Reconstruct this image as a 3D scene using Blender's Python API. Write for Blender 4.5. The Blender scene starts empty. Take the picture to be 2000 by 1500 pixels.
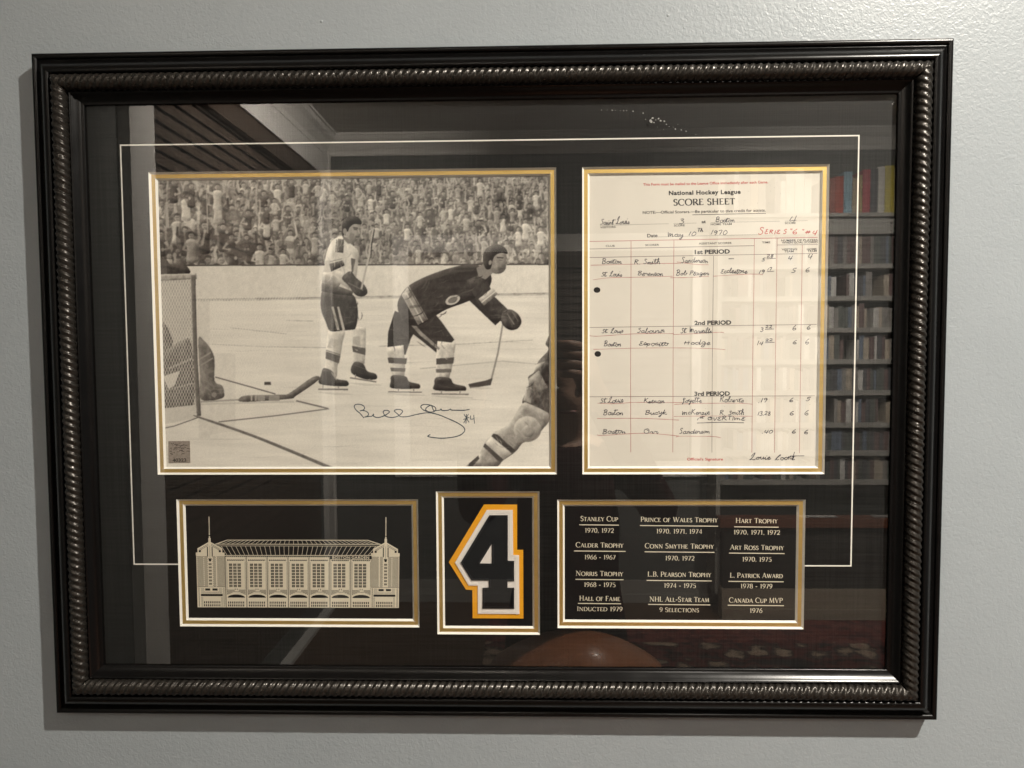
import bpy, bmesh, math, random
import numpy as np
from mathutils import Matrix, Vector, Euler
from mathutils.geometry import tessellate_polygon

# ------------------------------------------------------------------ camera, world, lamps, exposure
S = bpy.context.scene
COL = S.collection
F_PX = 1400.0                                   # focal length in pixels of a 2000 x 1500 picture
CAM = Vector((0.03769, -0.63331, 0.03561))
EUL = Euler((1.520304, 0.005517, 0.025936), 'XYZ')
cd = bpy.data.cameras.new('camera')
cd.sensor_width = 36.0
cd.lens = 36.0 * F_PX / 2000.0
cd.clip_start = 0.01
cd.clip_end = 60
cam = bpy.data.objects.new('camera', cd)
cam.location = CAM
cam.rotation_euler = EUL
COL.objects.link(cam)
S.camera = cam

W = bpy.data.worlds.new('World')
S.world = W
W.use_nodes = True
bg = W.node_tree.nodes['Background']
bg.inputs[0].default_value = (1.0, 0.95, 0.87, 1)
bg.inputs[1].default_value = 0.15


def lamp(name, loc, energy, size, col=(1, 0.86, 0.70), spread=170, aim=(0, 0, -1)):
    l = bpy.data.lights.new(name, 'AREA')
    l.shape = 'DISK'
    l.size = size
    l.energy = energy
    l.color = col
    l.spread = math.radians(spread)
    o = bpy.data.objects.new(name, l)
    o.location = loc
    o.rotation_euler = Vector(aim).to_track_quat('-Z', 'Y').to_euler()
    COL.objects.link(o)
    return o


CEIL = 1.27
FLOOR = -1.48
XL = -1.16
YFAR = -3.6
lamp('ceiling_or_added_lamp', (1.02, -0.93, CEIL - 0.015), 66.0, 0.045, (1, 0.935, 0.83))
lamp('ceiling_or_added_lamp', (0.80, -2.45, CEIL - 0.015), 15.0, 0.09, (1, 0.935, 0.83))
lamp('ceiling_or_added_lamp', (0.0, -1.75, CEIL - 0.02), 66.0, 0.12, (1, 0.92, 0.82), 105, (-0.85, -0.6, -0.40))  # added lamp with no known fixture, brightens the mirrored side wall and casing
lamp('ceiling_or_added_lamp', (1.5, -1.75, CEIL - 0.02), 50.0, 0.12, (1, 0.92, 0.82), 90, (0.10, -0.9, -0.75))  # another added lamp, aimed to lift the bookcase in the reflection

S.view_settings.view_transform = 'Standard'
S.view_settings.look = 'None'
S.view_settings.exposure = 0.25
S.view_settings.gamma = 1.0
S.view_settings.use_curve_mapping = False
S.cycles.use_denoising = True
S.cycles.denoising_input_passes = 'RGB_ALBEDO_NORMAL'
S.cycles.denoising_prefilter = 'ACCURATE'
S.cycles.sample_clamp_indirect = 8.0
S.cycles.caustics_reflective = False
S.cycles.caustics_refractive = False
S.cycles.max_bounces = 6
S.cycles.transparent_max_bounces = 16

random.seed(7)
RNG = np.random.default_rng(7)

# ------------------------------------------------------------------ pixel of the photo -> point on a plane of the wall
ROT = EUL.to_matrix()


def up(px, py, d):
    """the point that stands d metres in front of the black mat (y = -d) and is seen at photo pixel px, py"""
    v = ROT @ Vector(((px - 1000) / F_PX, (750 - py) / F_PX, -1))
    t = (-d - CAM.y) / v.y
    return CAM + v * t


def mir(px, py, D):
    """real place of something whose mirror image in the glass is seen at px, py, D metres behind the glass"""
    p = up(px, py, -D)
    return Vector((p.x, -D - 0.005, p.z))


# ------------------------------------------------------------------ mesh helpers
class MB:
    def __init__(self):
        self.v, self.f = [], []

    def add(self, vs, fs):
        n = len(self.v)
        self.v += [tuple(p) for p in vs]
        self.f += [tuple(i + n for i in f) for f in fs]

    def quad(self, a, b, c, d):
        self.add([a, b, c, d], [(0, 1, 2, 3)])

    def box(self, x0, x1, y0, y1, z0, z1):
        v = [(x, y, z) for z in (z0, z1) for y in (y0, y1) for x in (x0, x1)]
        self.add(v, [(0, 2, 3, 1), (4, 5, 7, 6), (0, 1, 5, 4), (2, 6, 7, 3), (0, 4, 6, 2), (1, 3, 7, 5)])

    def poly(self, pts, d, holes=()):
        loops = [[up(x, y, d) for x, y in pts]] + [[up(x, y, d) for x, y in h] for h in holes]
        flat = [p for l in loops for p in l]
        tri = tessellate_polygon([[Vector((p.x, p.z, 0)) for p in l] for l in loops])
        fs = []
        for a, b, c in tri:
            A, B, C = flat[a], flat[b], flat[c]
            cr = (B.x - A.x) * (C.z - A.z) - (B.z - A.z) * (C.x - A.x)
            fs.append((a, b, c) if cr > 0 else (a, c, b))
        self.add(flat, fs)

    def slab(self, pts, d0, d1, holes=()):
        """a sheet with thickness: face at d1, edges down to d0 (nearer the wall)"""
        self.poly(pts, d1, holes)
        for l in [pts] + list(holes):
            for i in range(len(l)):
                a, b = l[i], l[(i + 1) % len(l)]
                p, q = up(*a, d1), up(*b, d1)
                p2, q2 = p + Vector((0, d1 - d0, 0)), q + Vector((0, d1 - d0, 0))
                self.quad(p, q, q2, p2)

    def stroke(self, pts, w, d, jit=0):
        """a flat pen line of width w (photo pixels, or one per point)"""
        n = len(pts)
        if n < 2:
            return
        vs = []
        for i, (x, y) in enumerate(pts):
            a, b = pts[max(0, i - 1)], pts[min(n - 1, i + 1)]
            dx, dy = b[0] - a[0], b[1] - a[1]
            L = math.hypot(dx, dy) or 1
            ww = (w[i] if hasattr(w, '__len__') else w) * 0.5
            if jit:
                ww *= 1 + random.uniform(-jit, jit)
            nx, ny = -dy / L * ww, dx / L * ww
            vs += [up(x + nx, y + ny, d), up(x - nx, y - ny, d)]
        self.add(vs, [(2 * i, 2 * i + 1, 2 * i + 3, 2 * i + 2) for i in range(n - 1)])

    def build(self, name, mat, parent=None, smooth=False):
        me = bpy.data.meshes.new(name)
        me.from_pydata(self.v, [], self.f)
        me.validate()
        if mat:
            me.materials.append(mat)
        if smooth:
            me.polygons.foreach_set('use_smooth', [True] * len(me.polygons))
        me.update()
        o = bpy.data.objects.new(name, me)
        COL.objects.link(o)
        if parent is not None:
            o.parent = parent
            o.matrix_parent_inverse = Matrix.Translation(-parent.location) if parent.type == 'EMPTY' else Matrix.Identity(4)
        return o


def tag(o, label=None, cat=None, group=None, kind=None):
    if label:
        o['label'] = label
    if cat:
        o['category'] = cat
    if group:
        o['group'] = group
    if kind:
        o['kind'] = kind
    return o


def empty(name, loc, label, cat, group=None):
    o = bpy.data.objects.new(name, None)
    o.location = loc
    o.empty_display_size = 0.02
    COL.objects.link(o)
    return tag(o, label, cat, group)


def smooth_line(pts, n=5):
    """Catmull-Rom through the points"""
    if len(pts) < 3:
        return list(pts)
    P = [pts[0]] + list(pts) + [pts[-1]]
    out = []
    for i in range(1, len(P) - 2):
        p0, p1, p2, p3 = (np.array(q, float) for q in P[i - 1:i + 3])
        for k in range(n):
            t = k / n
            out.append(tuple(0.5 * (2 * p1 + (p2 - p0) * t + (2 * p0 - 5 * p1 + 4 * p2 - p3) * t * t
                                    + (3 * p1 - p0 - 3 * p2 + p3) * t ** 3)))
    out.append(tuple(pts[-1]))
    return out


# ------------------------------------------------------------------ materials
def lin(c):
    c = c / 255.0
    return c / 12.92 if c <= 0.04045 else ((c + 0.055) / 1.055) ** 2.4


def mat(name, base, rough=0.5, metal=0.0, spec=0.5, var=0.08, vscale=60, bump=0.0, bscale=400,
        stretch=(1, 1, 1), bdist=0.0005, coat=0.0, rvar=0.0, detail=3):
    m = bpy.data.materials.new(name)
    m.use_nodes = True
    nt = m.node_tree
    N, L = nt.nodes, nt.links
    b = N['Principled BSDF']
    b.inputs['Roughness'].default_value = rough
    b.inputs['Metallic'].default_value = metal
    b.inputs['Specular IOR Level'].default_value = spec
    b.inputs['Coat Weight'].default_value = coat
    b.inputs['Coat Roughness'].default_value = 0.15
    tc = N.new('ShaderNodeTexCoord')
    mp = N.new('ShaderNodeMapping')
    mp.inputs['Scale'].default_value = stretch
    L.new(tc.outputs['Object'], mp.inputs[0])
    nz = N.new('ShaderNodeTexNoise')
    nz.inputs['Scale'].default_value = vscale
    nz.inputs['Detail'].default_value = detail
    L.new(mp.outputs[0], nz.inputs['Vector'])
    mx = N.new('ShaderNodeMix')
    mx.data_type = 'RGBA'
    mx.inputs[6].default_value = (*[c * (1 - var) for c in base], 1)
    mx.inputs[7].default_value = (*[min(1, c * (1 + var)) for c in base], 1)
    L.new(nz.outputs['Fac'], mx.inputs[0])
    L.new(mx.outputs[2], b.inputs['Base Color'])
    if rvar:
        mr = N.new('ShaderNodeMapRange')
        mr.inputs[3].default_value = rough - rvar
        mr.inputs[4].default_value = rough + rvar
        L.new(nz.outputs['Fac'], mr.inputs[0])
        L.new(mr.outputs[0], b.inputs['Roughness'])
    if bump:
        nb = N.new('ShaderNodeTexNoise')
        nb.inputs['Scale'].default_value = bscale
        nb.inputs['Detail'].default_value = detail
        L.new(mp.outputs[0], nb.inputs['Vector'])
        bp = N.new('ShaderNodeBump')
        bp.inputs['Strength'].default_value = bump
        bp.inputs['Distance'].default_value = bdist
        L.new(nb.outputs['Fac'], bp.inputs['Height'])
        L.new(bp.outputs[0], b.inputs['Normal'])
    return m


def glass_mat(name):
    """clear picture glazing: what is behind shows through, the room mirrors in it"""
    m = bpy.data.materials.new(name)
    m.use_nodes = True
    N, L = m.node_tree.nodes, m.node_tree.links
    N.remove(N['Principled BSDF'])
    out = N['Material Output']
    tr = N.new('ShaderNodeBsdfTransparent')
    tr.inputs[0].default_value = (0.985, 0.99, 0.985, 1)
    gl = N.new('ShaderNodeBsdfGlossy')
    gl.inputs['Roughness'].default_value = 0.0
    ge = N.new('ShaderNodeNewGeometry')
    vd = N.new('ShaderNodeVectorMath')
    vd.operation = 'DOT_PRODUCT'
    L.new(ge.outputs['Normal'], vd.inputs[0])
    L.new(ge.outputs['Incoming'], vd.inputs[1])

    def mth(op, a, b=None):
        n = N.new('ShaderNodeMath')
        n.operation = op
        for i, v in enumerate((a, b)):
            if v is None:
                continue
            if isinstance(v, (int, float)):
                n.inputs[i].default_value = v
            else:
                L.new(v, n.inputs[i])
        return n.outputs[0]
    c = mth('ABSOLUTE', vd.outputs['Value'])
    r = mth('ADD', mth('MULTIPLY', mth('POWER', mth('SUBTRACT', 1.0, c), 5.0), 0.957), 0.043)
    mu = mth('DIVIDE', mth('MULTIPLY', r, 2.0), mth('ADD', r, 1.0))     # two faces of the pane
    mx = N.new('ShaderNodeMixShader')
    L.new(mu, mx.inputs[0])
    L.new(tr.outputs[0], mx.inputs[1])
    L.new(gl.outputs[0], mx.inputs[2])
    L.new(mx.outputs[0], out.inputs[0])
    return m


def wall_mat():
    m = bpy.data.materials.new('orange_peel_paint')
    m.use_nodes = True
    N, L = m.node_tree.nodes, m.node_tree.links
    b = N['Principled BSDF']
    b.inputs['Base Color'].default_value = (0.50, 0.505, 0.465, 1)
    b.inputs['Roughness'].default_value = 0.38
    b.inputs['Specular IOR Level'].default_value = 0.5
    tc = N.new('ShaderNodeTexCoord')
    n1 = N.new('ShaderNodeTexNoise')
    n1.inputs['Scale'].default_value = 290
    n1.inputs['Detail'].default_value = 2.5
    n1.inputs['Distortion'].default_value = 0.6
    n2 = N.new('ShaderNodeTexNoise')
    n2.inputs['Scale'].default_value = 620
    n2.inputs['Detail'].default_value = 2
    n3 = N.new('ShaderNodeTexNoise')
    n3.inputs['Scale'].default_value = 14
    for n in (n1, n2, n3):
        L.new(tc.outputs['Object'], n.inputs['Vector'])
    ad = N.new('ShaderNodeMath')
    ad.operation = 'MULTIPLY_ADD'
    ad.inputs[1].default_value = 0.35
    L.new(n2.outputs['Fac'], ad.inputs[0])
    L.new(n1.outputs['Fac'], ad.inputs[2])
    bp = N.new('ShaderNodeBump')
    bp.inputs['Strength'].default_value = 0.32
    bp.inputs['Distance'].default_value = 0.0011
    L.new(ad.outputs[0], bp.inputs['Height'])
    L.new(bp.outputs[0], b.inputs['Normal'])
    mx = N.new('ShaderNodeMix')
    mx.data_type = 'RGBA'
    mx.inputs[6].default_value = (0.276, 0.306, 0.326, 1)
    mx.inputs[7].default_value = (0.314, 0.344, 0.365, 1)
    n3.inputs['Detail'].default_value = 5
    n3.inputs['Roughness'].default_value = 0.65
    L.new(n3.outputs['Fac'], mx.inputs[0])
    L.new(mx.outputs[2], b.inputs['Base Color'])
    return m


def linen_mat(name, base):
    """black book-cloth mat: fine warp and weft threads"""
    m = bpy.data.materials.new(name)
    m.use_nodes = True
    N, L = m.node_tree.nodes, m.node_tree.links
    b = N['Principled BSDF']
    b.inputs['Roughness'].default_value = 0.62
    b.inputs['Specular IOR Level'].default_value = 0.22
    tc = N.new('ShaderNodeTexCoord')
    outs = []
    for sc in ((620, 1, 9), (14, 1, 560)):
        mp = N.new('ShaderNodeMapping')
        mp.inputs['Scale'].default_value = sc
        L.new(tc.outputs['Object'], mp.inputs[0])
        nz = N.new('ShaderNodeTexNoise')
        nz.inputs['Scale'].default_value = 1
        nz.inputs['Detail'].default_value = 4
        L.new(mp.outputs[0], nz.inputs['Vector'])
        outs.append(nz.outputs['Fac'])
    ad = N.new('ShaderNodeMath')
    ad.operation = 'ADD'
    L.new(outs[0], ad.inputs[0])
    L.new(outs[1], ad.inputs[1])
    mr = N.new('ShaderNodeMapRange')
    mr.inputs[1].default_value = 0.82
    mr.inputs[2].default_value = 1.3
    L.new(ad.outputs[0], mr.inputs[0])
    mx = N.new('ShaderNodeMix')
    mx.data_type = 'RGBA'
    mx.inputs[6].default_value = (*[c * 0.35 for c in base], 1)
    mx.inputs[7].default_value = (*[c * 2.5 for c in base], 1)  # sheen of the threads is put into the base colour as contrast
    L.new(mr.outputs[0], mx.inputs[0])
    L.new(mx.outputs[2], b.inputs['Base Color'])
    bp = N.new('ShaderNodeBump')
    bp.inputs['Strength'].default_value = 0.35
    bp.inputs['Distance'].default_value = 0.0003
    L.new(ad.outputs[0], bp.inputs['Height'])
    L.new(bp.outputs[0], b.inputs['Normal'])
    return m


def ink_mat(name, rough=0.4, spec=0.4):
    """a photographic print: colour comes from the developed image stored on the sheet"""
    m = bpy.data.materials.new(name)
    m.use_nodes = True
    N, L = m.node_tree.nodes, m.node_tree.links
    b = N['Principled BSDF']
    b.inputs['Roughness'].default_value = rough
    b.inputs['Specular IOR Level'].default_value = spec
    at = N.new('ShaderNodeAttribute')
    at.attribute_name = 'print_image'
    nz = N.new('ShaderNodeTexNoise')
    nz.inputs['Scale'].default_value = 1400
    tc = N.new('ShaderNodeTexCoord')
    L.new(tc.outputs['Object'], nz.inputs['Vector'])
    mr = N.new('ShaderNodeMapRange')
    mr.inputs[3].default_value = 0.90
    mr.inputs[4].default_value = 1.10
    L.new(nz.outputs['Fac'], mr.inputs[0])
    mx = N.new('ShaderNodeMix')
    mx.data_type = 'RGBA'
    mx.blend_type = 'MULTIPLY'
    mx.inputs[0].default_value = 1
    L.new(at.outputs['Color'], mx.inputs[6])
    L.new(mr.outputs[0], mx.inputs[7])
    L.new(mx.outputs[2], b.inputs['Base Color'])
    return m


def emit_mat(name, col, s):
    m = bpy.data.materials.new(name)
    m.use_nodes = True
    b = m.node_tree.nodes['Principled BSDF']
    b.inputs['Base Color'].default_value = (*col, 1)
    b.inputs['Emission Color'].default_value = (*col, 1)
    b.inputs['Emission Strength'].default_value = s
    return m


M = dict(
    wall=wall_mat(),
    black_wood=mat('black_lacquer', (0.003, 0.0028, 0.0028), 0.23, spec=0.24, var=0.2, bump=0.04, bscale=500, bdist=0.0002, rvar=0.06),
    rope=mat('dark_bronze_gilding', (0.034, 0.030, 0.026), 0.29, metal=0.6, spec=0.6, var=0.5, vscale=300, bump=0.12, bscale=1100, bdist=0.0004, rvar=0.08),
    linen=linen_mat('black_linen', (0.0045, 0.0045, 0.0043)),
    core=mat('white_mat_core', (0.86, 0.83, 0.76), 0.75, spec=0.2, var=0.03, bump=0.1, bscale=1500),
    gold=mat('gold_foil_paper', (0.76, 0.53, 0.185), 0.38, metal=0.82, var=0.10, vscale=900, stretch=(0.05, 1, 1), bump=0.12, bscale=1500, bdist=0.0002),
    card=mat('black_card', (0.005, 0.0045, 0.0045), 0.6, spec=0.25, var=0.15, bump=0.05, bscale=1200),
    cream=mat('cream_ink', (0.72, 0.65, 0.51), 0.6, spec=0.25, var=0.06, vscale=300),
    paper=mat('score_paper', (0.71, 0.665, 0.59), 0.7, spec=0.25, var=0.05, vscale=35, bump=0.05, bscale=900),
    ink_black=mat('black_print_ink', (0.022, 0.020, 0.020), 0.6, var=0.3, vscale=900),
    ink_red=mat('red_print_ink', (0.50, 0.045, 0.045), 0.6, var=0.15, vscale=900),
    ink_rule=mat('red_rule_ink', (0.46, 0.20, 0.18), 0.6, var=0.25, vscale=200),
    ink_grey=mat('grey_rule_ink', (0.22, 0.17, 0.16), 0.6, var=0.25, vscale=200),
    pen=mat('pen_ink', (0.030, 0.027, 0.045), 0.5, var=0.4, vscale=500),
    pen_red=mat('red_pencil', (0.50, 0.09, 0.08), 0.6, var=0.25, vscale=900),
    pen_blue=mat('blue_grey_marker', (0.055, 0.075, 0.095), 0.4, var=0.3, vscale=300),
    orange=mat('gold_felt', (0.80, 0.36, 0.018), 0.8, spec=0.2, var=0.10, vscale=700, bump=0.35, bscale=2200, bdist=0.0004),
    white_twill=mat('white_twill', (0.76, 0.71, 0.665), 0.8, spec=0.2, var=0.06, vscale=900, bump=0.3, bscale=2500, bdist=0.0003),
    black_twill=mat('black_twill', (0.004, 0.0045, 0.006), 0.7, spec=0.15, var=0.3, vscale=700, bump=0.3, bscale=2500, bdist=0.0003),
    thread_w=mat('white_thread', (0.84, 0.78, 0.73), 0.55, spec=0.4, var=0.08, vscale=2000),
    thread_b=mat('black_thread', (0.012, 0.012, 0.015), 0.28, spec=0.6, var=0.3, vscale=2000),
    foil=mat('silver_foil', (0.46, 0.40, 0.35), 0.35, metal=0.55, var=0.45, vscale=700, rvar=0.15, detail=5),
    foil_dark=mat('foil_mark', (0.10, 0.085, 0.075), 0.4, metal=0.3),
    glass=glass_mat('clear_glazing'),
    print=ink_mat('photographic_print', 0.38, 0.35),
    room_wall=mat('room_wall_paint', (0.13, 0.135, 0.128), 0.7, var=0.03, vscale=8),
    white_paint=mat('white_trim_paint', (0.78, 0.76, 0.72), 0.45, var=0.03, vscale=20),
    ceiling=mat('ceiling_paint', (0.62, 0.60, 0.56), 0.85, var=0.03, vscale=10),
    floor=mat('dark_floor_boards', (0.10, 0.055, 0.03), 0.4, var=0.35, vscale=8, stretch=(0.3, 4, 1)),
    slat=mat('dark_wood_slat', (0.075, 0.055, 0.043), 0.45, var=0.3, vscale=12, stretch=(8, 0.6, 8)),
    shelf=mat('shelf_paint', (0.36, 0.35, 0.32), 0.5, var=0.05, vscale=12),
    table=mat('cherry_wood', (0.42, 0.16, 0.07), 0.30, var=0.25, vscale=14, stretch=(1, 6, 1), coat=0.3),
    desk=mat('red_brown_wood', (0.19, 0.075, 0.045), 0.4, var=0.25, vscale=14, stretch=(6, 1, 1)),
)

# ------------------------------------------------------------------ setting: the wall, and the room that the glass mirrors
WD = 0.010                                        # the frame's back (and the wall) is this far behind the mat's face
mb = MB()
mb.quad((XL, WD, FLOOR), (2.6, WD, FLOOR), (2.6, WD, CEIL), (XL, WD, CEIL))
tag(mb.build('wall', M['wall']), kind='structure')
mb = MB()
mb.box(XL - 0.1, 2.6, YFAR - 0.1, WD + 0.1, FLOOR - 0.05, FLOOR)
tag(mb.build('floor', M['floor']), kind='structure')
mb = MB()
mb.box(XL - 0.1, 2.6, YFAR - 0.1, WD + 0.1, CEIL, CEIL + 0.05)
tag(mb.build('ceiling', M['ceiling']), kind='structure')

WIN_Y0, WIN_Y1 = -1.61, -3.44                       # window in the left wall
WIN_TOP, WIN_BOT = 1.02, -1.36
mb = MB()
mb.box(XL - 0.1, XL, WIN_Y0, WD, FLOOR, CEIL)
mb.box(XL - 0.1, XL, YFAR - 0.1, WIN_Y1, FLOOR, CEIL)
mb.box(XL - 0.1, XL, WIN_Y1, WIN_Y0, WIN_TOP, CEIL)
mb.box(XL - 0.1, XL, WIN_Y1, WIN_Y0, FLOOR, WIN_BOT)
tag(mb.build('left_wall', M['room_wall']), kind='structure')
FW0, FW1 = mir(800, 700, 3.6).x, mir(1350, 700, 3.6).x     # window in the far wall
FTOP, FBOT = mir(1100, 492, 3.6).z, mir(1100, 900, 3.6).z
mb = MB()
mb.box(XL, FW0, YFAR - 0.1, YFAR, FLOOR, CEIL)
mb.box(FW1, 2.6, YFAR - 0.1, YFAR, FLOOR, CEIL)
mb.box(FW0, FW1, YFAR - 0.1, YFAR, FTOP, CEIL)
mb.box(FW0, FW1, YFAR - 0.1, YFAR, FLOOR, FBOT)
tag(mb.build('far_wall', M['room_wall']), kind='structure')


def crown(name):
    m = MB()
    prof = [(0, -0.11), (0.012, -0.11), (0.018, -0.085), (0.05, -0.045), (0.075, -0.03), (0.085, -0.012), (0.095, -0.012), (0.095, 0)]
    z = CEIL - 0.001
    for (a, b), (c, d) in zip(prof[:-1], prof[1:]):
        m.quad((XL + a, WD - a, z + b), (XL + a, YFAR + a, z + b), (XL + c, YFAR + c, z + d), (XL + c, WD - c, z + d))
        m.quad((XL + a, YFAR + a, z + b), (2.6, YFAR + a, z + b), (2.6, YFAR + c, z + d), (XL + c, YFAR + c, z + d))
    return m.build(name, M['white_paint'])


tag(crown('crown_moulding'), kind='structure')
mb = MB()
mb.box(XL, 2.6, YFAR, YFAR + 0.018, FLOOR, FLOOR + 0.13)
mb.box(XL, 2.6, YFAR, YFAR + 0.028, FLOOR, FLOOR + 0.05)
tag(mb.build('baseboard', M['shelf']), kind='structure')

# window in the left wall, with its closed wooden blind
w = empty('window', (XL, (WIN_Y0 + WIN_Y1) / 2, WIN_BOT), 'white cased window in the side wall, mirrored in the glass at left', 'window', 'windows mirrored in the glass')
mb = MB()
cw = 0.150
for x1, g in ((XL + 0.03, 0.0), (XL + 0.036, cw - 0.03)):
    k = cw if g == 0 else cw
    mb.box(XL + (0 if g == 0 else 0.03), x1, WIN_Y0 + g, WIN_Y0 + k, WIN_BOT - 0.1, WIN_TOP + k)
    mb.box(XL + (0 if g == 0 else 0.03), x1, WIN_Y1 - k, WIN_Y1 - g, WIN_BOT - 0.1, WIN_TOP + k)
    mb.box(XL + (0 if g == 0 else 0.03), x1, WIN_Y1, WIN_Y0, WIN_TOP + g, WIN_TOP + k)
mb.box(XL, XL + 0.05, WIN_Y1 - cw, WIN_Y0 + cw, WIN_BOT - 0.12, WIN_BOT - 0.1)
mb.build('casing', M['white_paint'], w)
mb = MB()
mb.quad((XL - 0.09, WIN_Y0, WIN_BOT), (XL - 0.09, WIN_Y1, WIN_BOT), (XL - 0.09, WIN_Y1, WIN_TOP), (XL - 0.09, WIN_Y0, WIN_TOP))
mb.build('pane', emit_mat('dusk_daylight', (0.45, 0.75, 0.95), 0.6), w)


def blind(name, along, x, a0, a1, z0, z1, label):
    o = empty(name, (x, (a0 + a1) / 2, z0) if along == 'y' else ((a0 + a1) / 2, x, z0), label, 'blind', 'dark wooden blinds mirrored in the glass')
    m = MB()
    z = z0
    while z < z1 - 0.06:
        for k in range(5):
            t0, t1 = k / 5, (k + 1) / 5
            f = lambda t: (0.020 - 0.028 * t + 0.006 * math.sin(math.pi * t), z + 0.070 * t)
            (o0, h0), (o1, h1) = f(t0), f(t1)
            if along == 'y':
                m.quad((x + o0, a0, h0), (x + o0, a1, h0), (x + o1, a1, h1), (x + o1, a0, h1))
            else:
                m.quad((a0, x + o0, h0), (a1, x + o0, h0), (a1, x + o1, h1), (a0, x + o1, h1))
        z += 0.0465
    m.build('slat_panel', M['slat'], o, True)
    m = MB()
    if along == 'y':
        m.box(x - 0.01, x + 0.05, min(a0, a1), max(a0, a1), z1 - 0.09, z1)
    else:
        m.box(min(a0, a1), max(a0, a1), x - 0.01, x + 0.05, z1 - 0.09, z1)
    m.build('valance', M['slat'], o)


blind('window_blind', 'y', XL - 0.03, WIN_Y0 - 0.008, WIN_Y1 + 0.008, WIN_BOT, WIN_TOP, 'dark brown wooden slat blind closed over the side window at left')
w = empty('window', ((FW0 + FW1) / 2, YFAR, FBOT), 'white cased window in the far wall, mirrored between photograph and score sheet', 'window', 'windows mirrored in the glass')
mb = MB()
mb.box(FW0 - 0.09, FW0, YFAR, YFAR + 0.022, FBOT - 0.09, FTOP + 0.1)
mb.box(FW1, FW1 + 0.09, YFAR, YFAR + 0.022, FBOT - 0.09, FTOP + 0.1)
mb.box(FW0, FW1, YFAR, YFAR + 0.022, FTOP, FTOP + 0.1)
mb.box(FW0, FW1, YFAR, YFAR + 0.022, FBOT - 0.09, FBOT)
mb.build('casing', M['white_paint'], w)
mb = MB()
mb.quad((FW0, YFAR - 0.09, FBOT), (FW1, YFAR - 0.09, FBOT), (FW1, YFAR - 0.09, FTOP), (FW0, YFAR - 0.09, FTOP))
mb.build('pane', M['card'], w)
blind('window_blind', 'x', YFAR - 0.03, FW0 + 0.006, FW1 - 0.006, FBOT, FTOP, 'dark wooden slat blind closed over the far window')

# ------------------------------------------------------------------ the picture frame
CX, CZ = -0.0006, -0.0006                            # centre of the sight opening
HX, HZ = 0.3516, 0.2501                              # half size of the sight opening
frame = empty('picture_frame', (CX, WD, CZ), 'large black picture frame with twisted rope moulding hung on the grey wall', 'picture frame')
mm = 0.001
RU, RB, RR = 17.6, 10.2, 7.3                          # rope: centre, base height, radius (mm)
PROFILE = [(0, 0.4), (0, 3.6), (0.35, 4.3), (1.0, 4.6), (1.8, 4.7), (2.6, 4.9), (5, 6.4), (7.6, 8.6), (8.6, 9.8), (9.3, 10.2), (10.0, 9.9), (10.3, 9.0),
           (24.9, 9.0), (25.2, 11), (25.6, 12.2), (26.4, 12.9), (27.6, 13.2), (29.2, 12.9), (31, 12.0), (33, 10.4), (35, 8.2), (37, 5.8), (38.6, 4.0), (39.6, 3.2), (40.4, 3.1),
           (40.7, 3.9), (41.2, 4.6), (42.2, 5.2), (43.6, 5.4), (44.6, 5.0), (45.3, 4.0), (45.5, 2.8), (45.5, -10)]
PITCH = 0.0063


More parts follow.
